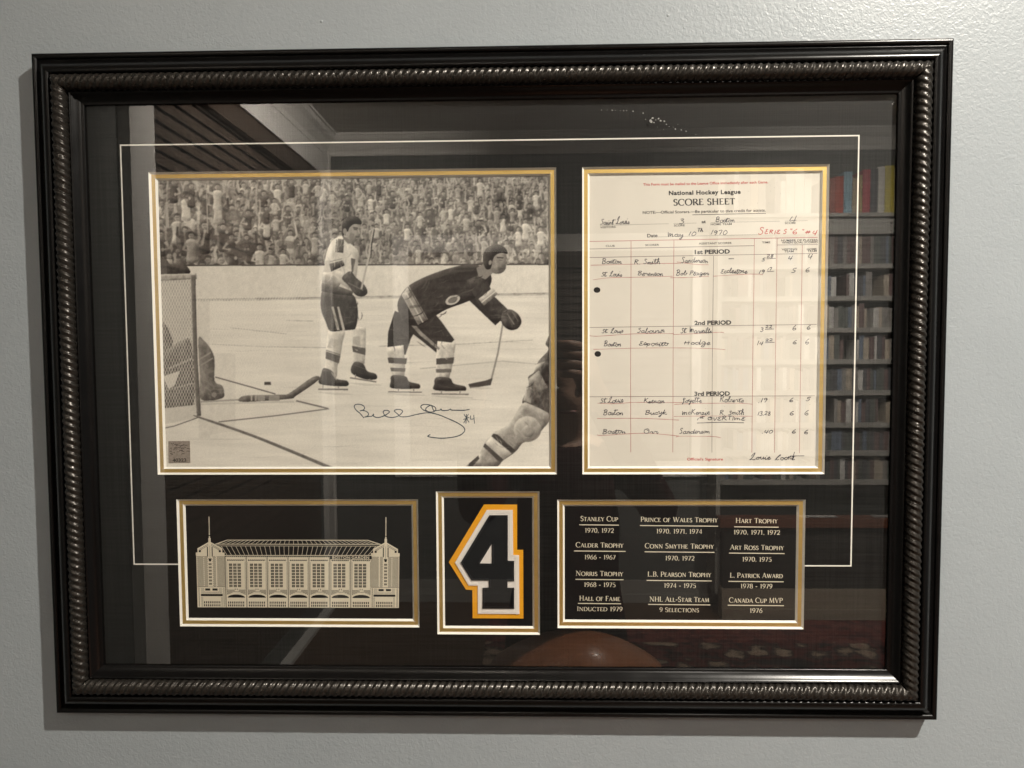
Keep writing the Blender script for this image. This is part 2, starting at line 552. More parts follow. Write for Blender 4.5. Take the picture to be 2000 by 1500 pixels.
def rail(es, eu, half, halfu):
    """one mitred side: es along the rail, eu outward"""
    es, eu = Vector(es), Vector(eu)
    c = Vector((CX, 0, CZ))
    P = lambda s, u, d: c + es * s + eu * (halfu + u) + Vector((0, -d, 0))
    m = MB()
    n = len(PROFILE)
    vs = []
    for u, d in PROFILE:
        u, d = u * mm, d * mm
        vs += [P(-(half + u), u, d), P(half + u, u, d)]
    m.add(vs, [(2 * i, 2 * i + 1, 2 * i + 3, 2 * i + 2) for i in range(n - 1)])
    r = m.build('rail', M['black_wood'], frame)
    bm = bmesh.new()
    bm.from_mesh(r.data)
    bmesh.ops.recalc_face_normals(bm, faces=bm.faces)
    # the outside of a moulding faces the viewer
    if sum(f.normal.y * f.calc_area() for f in bm.faces) > 0:
        bmesh.ops.reverse_faces(bm, faces=bm.faces)
    bm.to_mesh(r.data)
    bm.free()
    r.data.polygons.foreach_set('use_smooth', [True] * len(r.data.polygons))
    r.data.set_sharp_from_angle(angle=math.radians(40))
    # the rope lies in the channel
    L = 2 * (half + RU * mm)
    ns = int(L / PITCH * 16)
    nt = 30
    th = np.linspace(-0.06 * math.pi, 1.06 * math.pi, nt)
    uu = RU - RR * np.cos(th)
    S0 = np.linspace(-1, 1, ns)[:, None] * (half + uu * mm)[None, :]
    ph = S0 / PITCH - 1.55 * (th / math.pi)[None, :]
    fr = ph - np.floor(ph)
    lobe = np.clip(np.where(fr < 0.6, fr / 0.6, (1 - fr) / 0.4), 0, 1) ** 0.85
    saw = 0.35 * (0.5 - np.abs(fr - 0.62)) * 2
    fine = 0.09 * np.sin(2 * np.pi * th * 3.2)[None, :] * np.clip(lobe, 0, 1)
    rad = RR * (1 - 0.20 + 0.20 * (0.8 * lobe + 0.2 * saw)) + fine * 0.6
    rad = rad * (1 + 0.012 * RNG.standard_normal((ns, 1)))
    U = RU - rad * np.cos(th)[None, :]
    D = RB + rad * np.sin(th)[None, :] * 1.02 - 0.2
    co = np.array(c)[None, None, :] + np.array(es)[None, None, :] * S0[..., None] + np.array(eu)[None, None, :] * (halfu + U * mm)[..., None]
    co[..., 1] -= D * mm
    i = np.arange(ns - 1)[:, None] * nt + np.arange(nt - 1)[None, :]
    q = np.stack([i, i + nt, i + nt + 1, i + 1], -1).reshape(-1, 4)
    me = bpy.data.meshes.new('rope_bead')
    me.from_pydata(co.reshape(-1, 3).tolist(), [], q.tolist())
    me.materials.append(M['rope'])
    me.polygons.foreach_set('use_smooth', [True] * len(me.polygons))
    o = bpy.data.objects.new('rope_bead', me)
    COL.objects.link(o)
    o.parent = r
    o.matrix_parent_inverse = Matrix.Translation(-frame.location)
    o.matrix_parent_inverse = r.matrix_parent_inverse.copy().inverted() @ r.matrix_parent_inverse
    return r


rail((1, 0, 0), (0, 0, 1), HX, HZ)
rail((0, 0, -1), (1, 0, 0), HZ, HX)
rail((-1, 0, 0), (0, 0, -1), HX, HZ)
rail((0, 0, 1), (-1, 0, 0), HZ, HX)

# windows cut in the mats (x0, x1, z0, z1), metres on the mat's face
WIN = dict(photo=(-0.2992, 0.0606, -0.0770, 0.1922), score=(0.0832, 0.2959, -0.0770, 0.1922),
           arena=(-0.2828, -0.0637, -0.2163, -0.0994), patch=(-0.0475, 0.0450, -0.2225, -0.0922), award=(0.0609, 0.2798, -0.2163, -0.0997))
BV = 0.00165                                        # bevel width and mat thickness
RV = 0.0033                                         # gold reveal
MX0, MX1, MZ0, MZ1 = CX - HX - 0.006, CX + HX + 0.006, CZ - HZ - 0.006, CZ + HZ + 0.006


def grow(r, k):
    return (r[0] - k, r[1] + k, r[2] - k, r[3] + k)


def sheet_with_windows(m, rects, d, outer=(MX0, MX1, MZ0, MZ1)):
    xs = sorted({outer[0], outer[1], *[r[0] for r in rects], *[r[1] for r in rects]})
    zs = sorted({outer[2], outer[3], *[r[2] for r in rects], *[r[3] for r in rects]})
    for a, b in zip(xs[:-1], xs[1:]):
        for c, e in zip(zs[:-1], zs[1:]):
            x, z = (a + b) / 2, (c + e) / 2
            if any(r[0] < x < r[1] and r[2] < z < r[3] for r in rects):
                continue
            m.quad((a, -d, c), (b, -d, c), (b, -d, e), (a, -d, e))


def bevel(m, r, d0, d1):
    """45 degree cut round a window, from the face d0 in to d1"""
    i = grow(r, -(d0 - d1))
    o4 = [(r[0], r[2]), (r[1], r[2]), (r[1], r[3]), (r[0], r[3])]
    i4 = [(i[0], i[2]), (i[1], i[2]), (i[1], i[3]), (i[0], i[3])]
    for k in range(4):
        a, b = o4[k], o4[(k + 1) % 4]
        c, e = i4[(k + 1) % 4], i4[k]
        m.quad((a[0], -d0, a[1]), (b[0], -d0, b[1]), (c[0], -d1, c[1]), (e[0], -d1, e[1]))
    return i


mb, mc = MB(), MB()
sheet_with_windows(mb, list(WIN.values()), 0.0)
matb = mb.build('mat_board', M['linen'], frame)
inner = {}
for k, r in WIN.items():
    inner[k] = bevel(mc, r, 0.0, -BV)
mc.build('bevel', M['core'], matb).matrix_parent_inverse = Matrix.Identity(4)
# white cut line (open at the bottom) round the windows
GROOVE = [(346.5, 1103), (262.5, 1102.5), (235, 284.5), (1677, 264), (1662.5, 1104.5), (1570.5, 1105.5)]
mg = MB()
gp = [up(x, y, 0) for x, y in GROOVE]
xg0, xg1, zg1, zg0 = (gp[1].x + gp[2].x) / 2, (gp[3].x + gp[4].x) / 2, (gp[2].z + gp[3].z) / 2, (gp[1].z + gp[4].z) / 2
gw, gd = 0.00058, 0.00006
for a, b, c, e in ((xg0 - gw, xg0 + gw, zg0 - gw, zg1 + gw), (xg1 - gw, xg1 + gw, zg0 - gw, zg1 + gw),
                   (xg0 + gw, xg1 - gw, zg1 - gw, zg1 + gw),
                   (xg0 + gw, WIN['arena'][0], zg0 - gw, zg0 + gw), (WIN['award'][1], xg1 - gw, zg0 - gw, zg0 + gw)):
    mg.quad((a, -gd, c), (b, -gd, c), (b, -gd, e), (a, -gd, e))
mg.build('groove_line', M['core'], matb).matrix_parent_inverse = Matrix.Identity(4)
gold_r = {k: grow(r, -RV) for k, r in inner.items()}
mb, mc = MB(), MB()
sheet_with_windows(mb, list(gold_r.values()), -BV - 0.00005)
liner = mb.build('gold_liner', M['gold'], frame)
seen = {}
for k, r in gold_r.items():
    seen[k] = bevel(mc, r, -BV - 0.00005, -2 * BV - 0.00005)
# over-cuts of the mat knife at some corners
for k in ('photo', 'score', 'patch', 'award', 'arena'):
    r = gold_r[k]
    for x, z, sx, sz in ((r[1], r[3], 1, 1), (r[1], r[2], 1, -1), (r[0], r[2], -1, -1), (r[0], r[3], -1, 1)):
        if random.random() < 0.6:
            l = random.uniform(0.0008, 0.0022)
            a, b = sorted((x, x + sx * l))
            mc.quad((a, BV - 0.00002, z - 0.00009), (b, BV - 0.00002, z - 0.00009), (b, BV - 0.00002, z + 0.00009), (a, BV - 0.00002, z + 0.00009))
            a, b = sorted((z, z + sz * l))
            mc.quad((x - 0.00009, BV - 0.00002, a), (x + 0.00009, BV - 0.00002, a), (x + 0.00009, BV - 0.00002, b), (x - 0.00009, BV - 0.00002, b))
mc.build('bevel', M['core'], liner).matrix_parent_inverse = Matrix.Identity(4)
DC = -2 * BV - 0.00025                               # face of what lies in the windows
mb = MB()
mb.box(MX0, MX1, 0.0052, WD - 0.001, MZ0, MZ1)
mb.build('backing_board', M['card'], frame)
GD = 0.0025
mb = MB()
mb.quad((MX0 + 0.005, -GD, MZ0 + 0.005), (MX1 - 0.005, -GD, MZ0 + 0.005), (MX1 - 0.005, -GD, MZ1 - 0.005), (MX0 + 0.005, -GD, MZ1 - 0.005))
pane = mb.build('glass_pane', M['glass'], frame)
# dried specks on the glass
ms = MB()
sm = [(1175, 215, 1.2), (1186, 215, .8), (1196, 215.5, 1.3), (1202, 216, 1), (1212, 216, 1.2), (1218, 216.5, 1.3), (1224, 216, 1.2), (1237, 217, 1.6), (1256, 221, 2),
      (1261, 233, 1), (1271, 236, 3.6), (1274, 231, 2), (1277, 239, 1.6), (1281, 234, 1.3), (1286, 232, 2), (1291, 236, 2), (1298, 237, 1.8), (1302, 243, 1.3),
      (1307, 247, 1.2), (1315, 248, 1), (1319, 252, 1.6), (1324, 243, .9), (1331, 254, 1.4), (1340, 256, 1.5), (1359, 263, 1), (1390, 272, .8), (1405, 279, .8),
      (1420, 284, .8), (1433, 290, .7), (1333, 295, .8), (1284, 248, .9), (1296, 253, .8), (1743, 203, 1.4), (1746, 200, 1)]
for x, y, r in sm:
    for q in range(2 if r > 1.2 else 1):
        ax, ay = x + random.uniform(-1, 1) * r * 0.6 * q, y + random.uniform(-1, 1) * r * 0.6 * q
        ms.poly([(ax + r * random.uniform(.4, 1) * math.cos(t), ay + r * random.uniform(.4, 1) * math.sin(t)) for t in np.linspace(0, 2 * math.pi, 8)[:-1]], GD + 0.00004)
sp = tag(ms.build('smear', mat('dried_speck', (0.40, 0.40, 0.38), 0.8, var=0.4, vscale=900), pane), kind='stuff')
sp.matrix_parent_inverse = Matrix.Identity(4)

# ------------------------------------------------------------------ lettering: built-in font, a serif alphabet, a pen hand
_txt = {}


def glyph_mesh(s, offset, spacing=1.0):
    key = (s, offset, spacing)
    if key not in _txt:
        cu = bpy.data.curves.new('lettering', 'FONT')
        cu.body = s
        cu.offset = offset
        cu.space_character = spacing
        cu.resolution_u = 4
        o = bpy.data.objects.new('lettering', cu)
        COL.objects.link(o)
        bpy.context.view_layer.update()
        me = o.evaluated_get(bpy.context.evaluated_depsgraph_get()).to_mesh()
        v = np.array([tuple(p.co) for p in me.vertices])
        f = [tuple(p.vertices) for p in me.polygons]
        bpy.data.objects.remove(o)
        bpy.data.curves.remove(cu)
        _txt[key] = (v, f)
    return _txt[key]


CAPH = None


def text(m, s, L, R, h, d, bold=0.0, spacing=1.0):
    """lettering from pixel L to pixel R on its base line, capitals h pixels tall"""
    global CAPH
    if CAPH is None:
        CAPH = glyph_mesh('H', 0)[0][:, 1].max()
    v, f = glyph_mesh(s, bold, spacing)
    x0, x1 = v[:, 0].min(), v[:, 0].max()
    dx, dy = R[0] - L[0], R[1] - L[1]
    n = math.hypot(dx, dy)
    ux, uy = dy / n, -dx / n
    out = []
    for x, y, _ in v:
        t = (x - x0) / (x1 - x0)
        k = (y - bold * 0.0) * h / CAPH
        out.append(up(L[0] + dx * t + ux * k, L[1] + dy * t + uy * k, d))
    m.add(out, f)


def arc(cx, cy, rx, ry, a0, a1, n=14):
    return [(cx + rx * math.cos(math.radians(a0 + (a1 - a0) * i / n)), cy + ry * math.sin(math.radians(a0 + (a1 - a0) * i / n))) for i in range(n + 1)]


K, T = 0.155, 0.062                                  # thick and thin strokes of the serif capitals
# strokes: ('k'|'t'|'n', points): thick, thin, nib (thick where it runs up and down); serifs: (x, y, half width)
SERIF = {
    'A': (0.86, [('t', [(0.08, 0), (0.42, 1)]), ('k', [(0.40, 1), (0.76, 0)]), ('t', [(0.2, 0.34), (0.64, 0.34)])], [(0.08, 0, .1), (0.78, 0, .12)]),
    'B': (0.68, [('k', [(0.14, 0), (0.14, 1)]), ('n', [(0.14, 0.98)] + arc(0.34, 0.76, 0.2, 0.22, 90, -90) + [(0.14, 0.54)]), ('n', [(0.14, 0.54)] + arc(0.36, 0.28, 0.24, 0.26, 90, -90) + [(0.14, 0.02)])], [(0.1, 0, .08), (0.1, 1, .08)]),
    'C': (0.84, [('n', arc(0.48, 0.5, 0.42, 0.51, 48, 312, 22)), ('t', [(0.77, 0.86), (0.77, 0.68)])], []),
    'D': (0.88, [('k', [(0.14, 0), (0.14, 1)]), ('n', [(0.14, 0.98)] + arc(0.36, 0.5, 0.44, 0.48, 90, -90, 18) + [(0.14, 0.02)])], [(0.1, 0, .08), (0.1, 1, .08)]),
    'E': (0.64, [('k', [(0.14, 0), (0.14, 1)]), ('t', [(0.14, 0.97), (0.54, 0.97)]), ('t', [(0.14, 0.52), (0.46, 0.52)]), ('t', [(0.14, 0.03), (0.58, 0.03)]), ('t', [(0.53, 0.98), (0.53, 0.84)]), ('t', [(0.57, 0.02), (0.6, 0.18)])], [(0.1, 0, .08), (0.1, 1, .08)]),
    'F': (0.60, [('k', [(0.14, 0), (0.14, 1)]), ('t', [(0.14, 0.97), (0.54, 0.97)]), ('t', [(0.14, 0.52), (0.46, 0.52)]), ('t', [(0.53, 0.98), (0.53, 0.82)])], [(0.14, 0, .12), (0.1, 1, .08)]),
    'H': (0.90, [('k', [(0.16, 0), (0.16, 1)]), ('k', [(0.74, 0), (0.74, 1)]), ('t', [(0.16, 0.53), (0.74, 0.53)])], [(0.16, 0, .13), (0.16, 1, .13), (0.74, 0, .13), (0.74, 1, .13)]),
    'I': (0.36, [('k', [(0.18, 0), (0.18, 1)])], [(0.18, 0, .13), (0.18, 1, .13)]),
    'K': (0.78, [('k', [(0.14, 0), (0.14, 1)]), ('t', [(0.16, 0.46), (0.62, 1)]), ('k', [(0.32, 0.62), (0.72, 0)])], [(0.14, 0, .12), (0.14, 1, .12), (0.62, 1, .08), (0.73, 0, .08)]),
    'L': (0.62, [('k', [(0.14, 0), (0.14, 1)]), ('t', [(0.14, 0.03), (0.56, 0.03)]), ('t', [(0.55, 0.02), (0.58, 0.2)])], [(0.1, 0, .08), (0.14, 1, .12)]),
    'M': (1.02, [('t', [(0.12, 0), (0.18, 1)]), ('k', [(0.18, 1), (0.5, 0.05)]), ('t', [(0.5, 0.05), (0.82, 1)]), ('k', [(0.82, 1), (0.9, 0)])], [(0.12, 0, .1), (0.9, 0, .12)]),
    'N': (0.92, [('t', [(0.15, 0), (0.15, 1)]), ('k', [(0.15, 1), (0.77, 0.02)]), ('t', [(0.77, 0), (0.77, 1)])], [(0.15, 0, .12), (0.1, 1, .1), (0.77, 1, .12)]),
    'O': (0.98, [('n', arc(0.49, 0.5, 0.42, 0.52, 90, 450, 28))], []),
    'P': (0.66, [('k', [(0.14, 0), (0.14, 1)]), ('n', [(0.14, 0.98)] + arc(0.34, 0.72, 0.25, 0.26, 90, -90) + [(0.22, 0.46)])], [(0.14, 0, .12), (0.1, 1, .08)]),
    'R': (0.76, [('k', [(0.14, 0), (0.14, 1)]), ('n', [(0.14, 0.98)] + arc(0.34, 0.74, 0.23, 0.24, 90, -90) + [(0.14, 0.5)]), ('k', [(0.34, 0.5), (0.72, 0)])], [(0.14, 0, .12), (0.1, 1, .08), (0.74, 0, .05)]),
    'S': (0.60, [('n', arc(0.31, 0.76, 0.2, 0.25, 40, 250, 14) + arc(0.29, 0.26, 0.22, 0.27, 70, -140, 14)), ('t', [(0.48, 0.94), (0.49, 0.78)]), ('t', [(0.09, 0.22), (0.09, 0.04)])], []),
    'T': (0.74, [('k', [(0.37, 0), (0.37, 1)]), ('t', [(0.06, 0.97), (0.68, 0.97)]), ('t', [(0.06, 0.98), (0.05, 0.82)]), ('t', [(0.68, 0.98), (0.69, 0.82)])], [(0.37, 0, .12)]),
    'U': (0.86, [('k', [(0.15, 1), (0.15, 0.35)]), ('n', arc(0.43, 0.32, 0.28, 0.33, 180, 360)), ('t', [(0.71, 0.32), (0.71, 1)])], [(0.15, 1, .12), (0.71, 1, .1)]),
    'V': (0.82, [('k', [(0.1, 1), (0.43, 0)]), ('t', [(0.43, 0), (0.74, 1)])], [(0.1, 1, .11), (0.75, 1, .09)]),
    'W': (1.18, [('k', [(0.1, 1), (0.36, 0)]), ('t', [(0.36, 0), (0.6, 1)]), ('k', [(0.56, 1), (0.84, 0)]), ('t', [(0.84, 0), (1.1, 1)])], [(0.1, 1, .11), (1.1, 1, .09)]),
    'Y': (0.76, [('k', [(0.08, 1), (0.37, 0.5)]), ('t', [(0.37, 0.5), (0.68, 1)]), ('k', [(0.37, 0.5), (0.37, 0)])], [(0.08, 1, .1), (0.69, 1, .09), (0.37, 0, .12)]),
    '0': (0.62, [('n', arc(0.31, 0.5, 0.24, 0.5, 90, 450, 24))], []),
    '1': (0.44, [('k', [(0.24, 0), (0.24, 1)]), ('t', [(0.24, 0.97), (0.09, 0.86)])], [(0.24, 0, .12)]),
    '2': (0.60, [('n', arc(0.29, 0.72, 0.21, 0.28, 170, -20, 14) + [(0.36, 0.36), (0.08, 0.04)]), ('k', [(0.06, 0.06), (0.54, 0.06)])], []),
    '4': (0.62, [('k', [(0.44, 0), (0.44, 1)]), ('t', [(0.44, 0.98), (0.05, 0.28)]), ('t', [(0.05, 0.28), (0.6, 0.28)])], [(0.44, 0, .08)]),
    '5': (0.58, [('t', [(0.14, 0.96), (0.5, 0.96)]), ('t', [(0.15, 0.97), (0.12, 0.56)]), ('n', [(0.12, 0.56)] + arc(0.26, 0.3, 0.24, 0.3, 95, -140, 16))], []),
    '6': (0.60, [('n', [(0.5, 0.98), (0.3, 0.86), (0.14, 0.62), (0.08, 0.34)] + arc(0.31, 0.3, 0.23, 0.3, 180, 530, 24))], []),
    '7': (0.58, [('t', [(0.06, 0.96), (0.54, 0.96)]), ('k', [(0.52, 0.96), (0.2, 0)])], []),
    '8': (0.60, [('n', arc(0.3, 0.75, 0.18, 0.25, -90, 270, 20)), ('n', arc(0.3, 0.26, 0.23, 0.26, 90, 450, 22))], []),
    '9': (0.60, [('n', arc(0.29, 0.7, 0.22, 0.3, -10, 340, 22)), ('n', [(0.51, 0.7), (0.5, 0.5), (0.4, 0.2), (0.14, 0.0)])], []),
    '-': (0.42, [('k', [(0.07, 0.38), (0.35, 0.38)])], []),
    '.': (0.26, [('k', [(0.13, -0.02), (0.13, 0.14)])], []),
    ',': (0.26, [('k', [(0.14, 0.02), (0.14, 0.14)]), ('t', [(0.16, 0.03), (0.09, -0.12)])], []),
    ' ': (0.36, [], []),
}


def serif_text(m, s, L, R, h, d, small=None, weight=1.0):
    """serif lettering fitted between two pixels; lower-case letters of s are drawn as small capitals"""
    small = small or h * 0.8
    pen, x = [], 0.0
    for ch in s:
        g = SERIF[ch.upper()]
        k = small if ch.isalpha() and ch.islower() else h
        pen.append((x, k, g))
        x += g[0] * k + 0.045 * h
    total = x - 0.045 * h
    dx, dy = R[0] - L[0], R[1] - L[1]
    n = math.hypot(dx, dy)
    ex, ey = dx / n, dy / n
    sx = n / total
    to = lambda a, b: (L[0] + ex * a * sx + ey * b, L[1] + ey * a * sx - ex * b)
    for x0, k, (adv, strokes, ticks) in pen:
        for kind, pts in strokes:
            q = [to(x0 + a * k, b * k) for a, b in pts]
            if kind == 'n':
                ws = []
                for i in range(len(pts)):
                    a, b = pts[max(0, i - 1)], pts[min(len(pts) - 1, i + 1)]
                    ll = math.hypot(b[0] - a[0], b[1] - a[1]) or 1
                    ws.append((T + (K - T) * (abs(b[1] - a[1]) / ll) ** 1.5) * h * weight)
                m.stroke(q, ws, d)
            else:
                m.stroke(q, (K if kind == 'k' else T) * h * weight, d)
        for a, b, hw in ticks:
            b2 = b + (0.028 if b == 0 else -0.028)
            m.stroke([to(x0 + (a - hw) * k, b2 * k), to(x0 + (a + hw) * k, b2 * k)], 0.055 * h * weight, d)


HAND = {
    'a': (1.2, [[(.9, .85), (.6, 1), (.2, .8), (.1, .35), (.35, 0), (.7, .2), (.9, .85), (.85, .2), (1.05, 0), (1.25, .3)]]),
    'b': (1.1, [[(0, .5), (.3, 1.2), (.45, 1.9), (.3, 2), (.2, 1.4), (.2, .3), (.45, 0), (.8, .25), (.75, .7), (.95, .75), (1.15, .7)]]),
    'c': (.9, [[(.8, .8), (.5, 1), (.15, .6), (.2, .15), (.55, 0), (.95, .3)]]),
    'd': (1.2, [[(.8, .85), (.5, 1), (.1, .6), (.2, .1), (.5, .05), (.85, .6), (1.05, 2), (.9, .4), (1.0, 0), (1.25, .3)]]),
    'e': (.85, [[(0, .3), (.5, .55), (.65, .85), (.45, 1), (.2, .7), (.25, .15), (.55, 0), (.9, .35)]]),
    'g': (1.1, [[(.85, .8), (.5, 1), (.15, .6), (.3, .1), (.65, .3), (.85, .9), (.8, -.4), (.5, -1), (.2, -.8), (.6, -.2), (1.15, .3)]]),
    'h': (1.0, [[(0, .3), (.4, 1.4), (.45, 2), (.25, 2), (.2, 0), (.25, .6), (.55, 1), (.75, .8), (.75, .1), (1.05, .2)]]),
    'i': (.6, [[(0, .3), (.25, .95), (.25, .2), (.4, 0), (.65, .3)], [(.38, 1.5), (.46, 1.6)]]),
    'k': (1.0, [[(0, .3), (.35, 1.5), (.3, 2), (.15, 0)], [(.8, 1), (.25, .5), (.8, 0), (1.05, .2)]]),
    'l': (.6, [[(0, .3), (.4, 1.5), (.35, 2.1), (.15, 1.6), (.2, .2), (.4, 0), (.65, .3)]]),
    'm': (1.25, [[(0, .6), (.15, 1), (.15, 0), (.2, .6), (.45, 1), (.55, .7), (.55, 0), (.6, .6), (.85, 1), (.95, .7), (.95, .1), (1.25, .2)]]),
    'n': (.95, [[(0, .6), (.15, 1), (.15, 0), (.2, .6), (.5, 1), (.65, .7), (.65, .1), (.95, .2)]]),
    'o': (1.0, [[(.5, 1), (.15, .7), (.15, .25), (.45, 0), (.8, .3), (.75, .8), (.45, 1), (.8, .85), (1.05, .8)]]),
    'p': (1.0, [[(0, .6), (.2, 1), (.15, -.9)], [(.18, .6), (.5, 1), (.8, .7), (.6, .15), (.25, .15)]]),
    'r': (.85, [[(0, .4), (.2, 1), (.3, .85), (.6, .9), (.55, .3), (.7, 0), (.9, .3)]]),
    's': (.7, [[(0, .2), (.4, 1), (.6, .5), (.45, .05), (.15, .1), (.75, .2)]]),
    't': (.7, [[(.1, .4), (.35, 1.8), (.25, .2), (.45, 0), (.7, .3)], [(-.1, 1.4), (1.0, 1.55)]]),
    'u': (.95, [[(0, .6), (.15, 1), (.15, .2), (.4, 0), (.7, .4), (.75, 1), (.75, .15), (1.0, .1)]]),
    'w': (1.1, [[(0, .8), (.15, .1), (.5, .7), (.6, .1), (1, 1), (1.15, .9)]]),
    'y': (.95, [[(0, .8), (.15, 1), (.2, .4), (.5, .25), (.75, .9), (.75, 0), (.5, -.9), (.25, -.8), (.5, -.3), (.95, .3)]]),
    'z': (.8, [[(0, .9), (.6, .95), (.1, .1), (.5, 0), (.8, .3)]]),
    'B': (1.25, [[(.3, 2), (.25, 1), (.15, 0)], [(.0, 1.7), (.4, 2.1), (.9, 1.9), (.8, 1.35), (.35, 1.1), (.9, .9), (1.0, .4), (.6, 0), (.2, .1)]]),
    'S': (1.1, [[(.9, 1.7), (.7, 2.05), (.35, 1.9), (.35, 1.45), (.75, 1.0), (.8, .4), (.45, 0), (.05, .2)]]),
    'L': (1.3, [[(.3, 1.2), (.6, 1.9), (.95, 2.4), (.9, 1.9), (.55, .9), (.3, .15), (.05, .05), (.3, .25), (.8, 0), (1.3, .15)]]),
    'R': (1.3, [[(.25, 2), (.15, 0)], [(.0, 1.8), (.5, 2.1), (.95, 1.8), (.75, 1.3), (.3, 1.1), (.7, .7), (1.15, 0)]]),
    'P': (1.1, [[(.3, 2), (.2, 0)], [(.1, 1.8), (.5, 2.1), (.95, 1.75), (.75, 1.2), (.3, 1.1)]]),
    'E': (1.1, [[(.9, 1.85), (.5, 2), (.25, 1.6), (.6, 1.15), (.25, .85), (.1, .35), (.5, 0), (1.0, .3)]]),
    'H': (1.4, [[(.25, 1.9), (.2, 0)], [(1.0, 1.9), (.95, 0)], [(.0, .95), (1.3, 1.05)]]),
    'O': (1.35, [[(.7, 2), (.2, 1.6), (.15, .6), (.6, 0), (1.1, .5), (1.1, 1.5), (.7, 2), (.6, 1.6), (1.0, 1.2)]]),
    'M': (1.7, [[(.1, 2), (.25, 0), (.45, 1.2), (.7, 1.3), (.75, .1), (.95, 1.1), (1.25, 1.1), (1.3, .2), (1.6, .2)]]),
    'K': (1.2, [[(.2, 2), (.15, 0)], [(1.0, 2), (.25, 1), (.6, .8), (1.1, 0)]]),
    'G': (1.1, [[(.95, 1.9), (.5, 2.1), (.3, 1.5), (.8, 1.5), (.55, 1.0), (.6, -.2), (.3, -.8), (.5, .1), (1.0, .3)]]),
    'C': (1.3, [[(.1, -.3), (.7, 1.6), (1.15, 2.5), (1.2, 2.0), (.8, 1.6), (.35, .4), (.6, 0), (1.1, .3)]]),
    'T': (1.1, [[(.1, 2), (1.1, 2.1)], [(.6, 2), (.5, 0)]]),
    'V': (1.0, [[(.1, 2), (.45, 0), (.9, 2)]]), 'I': (.5, [[(.3, 2), (.2, 0)]]), 'N': (1.2, [[(.1, 0), (.25, 2), (.8, 0), (1.0, 2)]]),
    '0': (1.0, [[(.55, 2), (.15, 1.3), (.2, .3), (.5, 0), (.9, .7), (.85, 1.6), (.5, 2)]]),
    '1': (.6, [[(.45, 2), (.15, 0)]]),
    '2': (1.0, [[(.1, 1.6), (.45, 2), (.8, 1.6), (.3, .4), (.1, .1), (.5, .2), (.95, .1)]]),
    '3': (1.0, [[(.15, 1.8), (.55, 2), (.8, 1.6), (.4, 1.1), (.85, .8), (.7, .2), (.3, 0), (.05, .3)]]),
    '4': (1.1, [[(.4, 1.9), (.1, .8), (.5, .75), (1.0, .9)], [(.95, 2.1), (.6, -.1)]]),
    '5': (1.0, [[(.95, 2), (.4, 1.7), (.3, 1.2), (.7, 1.0), (.75, .4), (.4, 0), (.1, .2)]]),
    '6': (.9, [[(.7, 2), (.3, 1.3), (.15, .5), (.4, 0), (.75, .3), (.6, .8), (.25, .5)]]),
    '7': (1.0, [[(.1, 1.9), (.8, 2), (.4, 0)]]),
    '8': (1.0, [[(.8, 1.8), (.4, 2), (.3, 1.5), (.75, .7), (.6, .05), (.2, .3), (.5, 1.1), (.85, 1.7)]]),
    '9': (1.0, [[(.8, 1.5), (.5, 2), (.15, 1.5), (.4, 1.1), (.8, 1.6), (.65, .6), (.4, 0)]]),
    '.': (.6, [[(.2, 0), (.3, .12)]]), ',': (.5, [[(.3, .15), (.15, -.35)]]), '-': (1.0, [[(.1, .8), (.9, .85)]]),
    '#': (1.4, [[(.5, 2), (.2, 0)], [(1.0, 2), (.7, 0)], [(.0, 1.3), (1.3, 1.4)], [(-.1, .7), (1.2, .8)]]),
    '"': (.7, [[(.3, 2.2), (.2, 1.7)], [(.6, 2.2), (.5, 1.7)]]),
    ' ': (.6, []),
}


def hand(m, s, x0, x1, yb, xh, d, w=1.15, slant=0.2, dy=0.0):
    """pen writing between x0 and x1 on base line yb, small letters xh pixels tall"""
    tot = sum(HAND[c][0] for c in s)
    k = (x1 - x0) / tot
    x = 0.0
    for c in s:
        adv, strokes = HAND[c]
        jy, js = random.uniform(-.2, .2) * xh, random.uniform(.8, 1.25)
        for st in strokes:
            q = [(x0 + (x + a) * k + b * xh * slant + random.uniform(-.09, .09) * xh,
                  yb + dy * (x + a) / tot + jy - b * xh * js + random.uniform(-.09, .09) * xh) for a, b in st]
            if len(q) == 2 and math.hypot(q[0][0] - q[1][0], q[0][1] - q[1][1]) < 1.2:
                q = [(q[0][0] - .6, q[0][1]), (q[0][0] + .6, q[0][1] + .3)]
            m.stroke(smooth_line(q, 4), w, d, 0.22)
        x += adv


# ------------------------------------------------------------------ the hockey photograph (a generic game scene in its place)
PX0, PX1, PZ0, PZ1 = [v for v in grow(seen['photo'], 0.002)]
GX, GZ = 720, 532
SS = 2


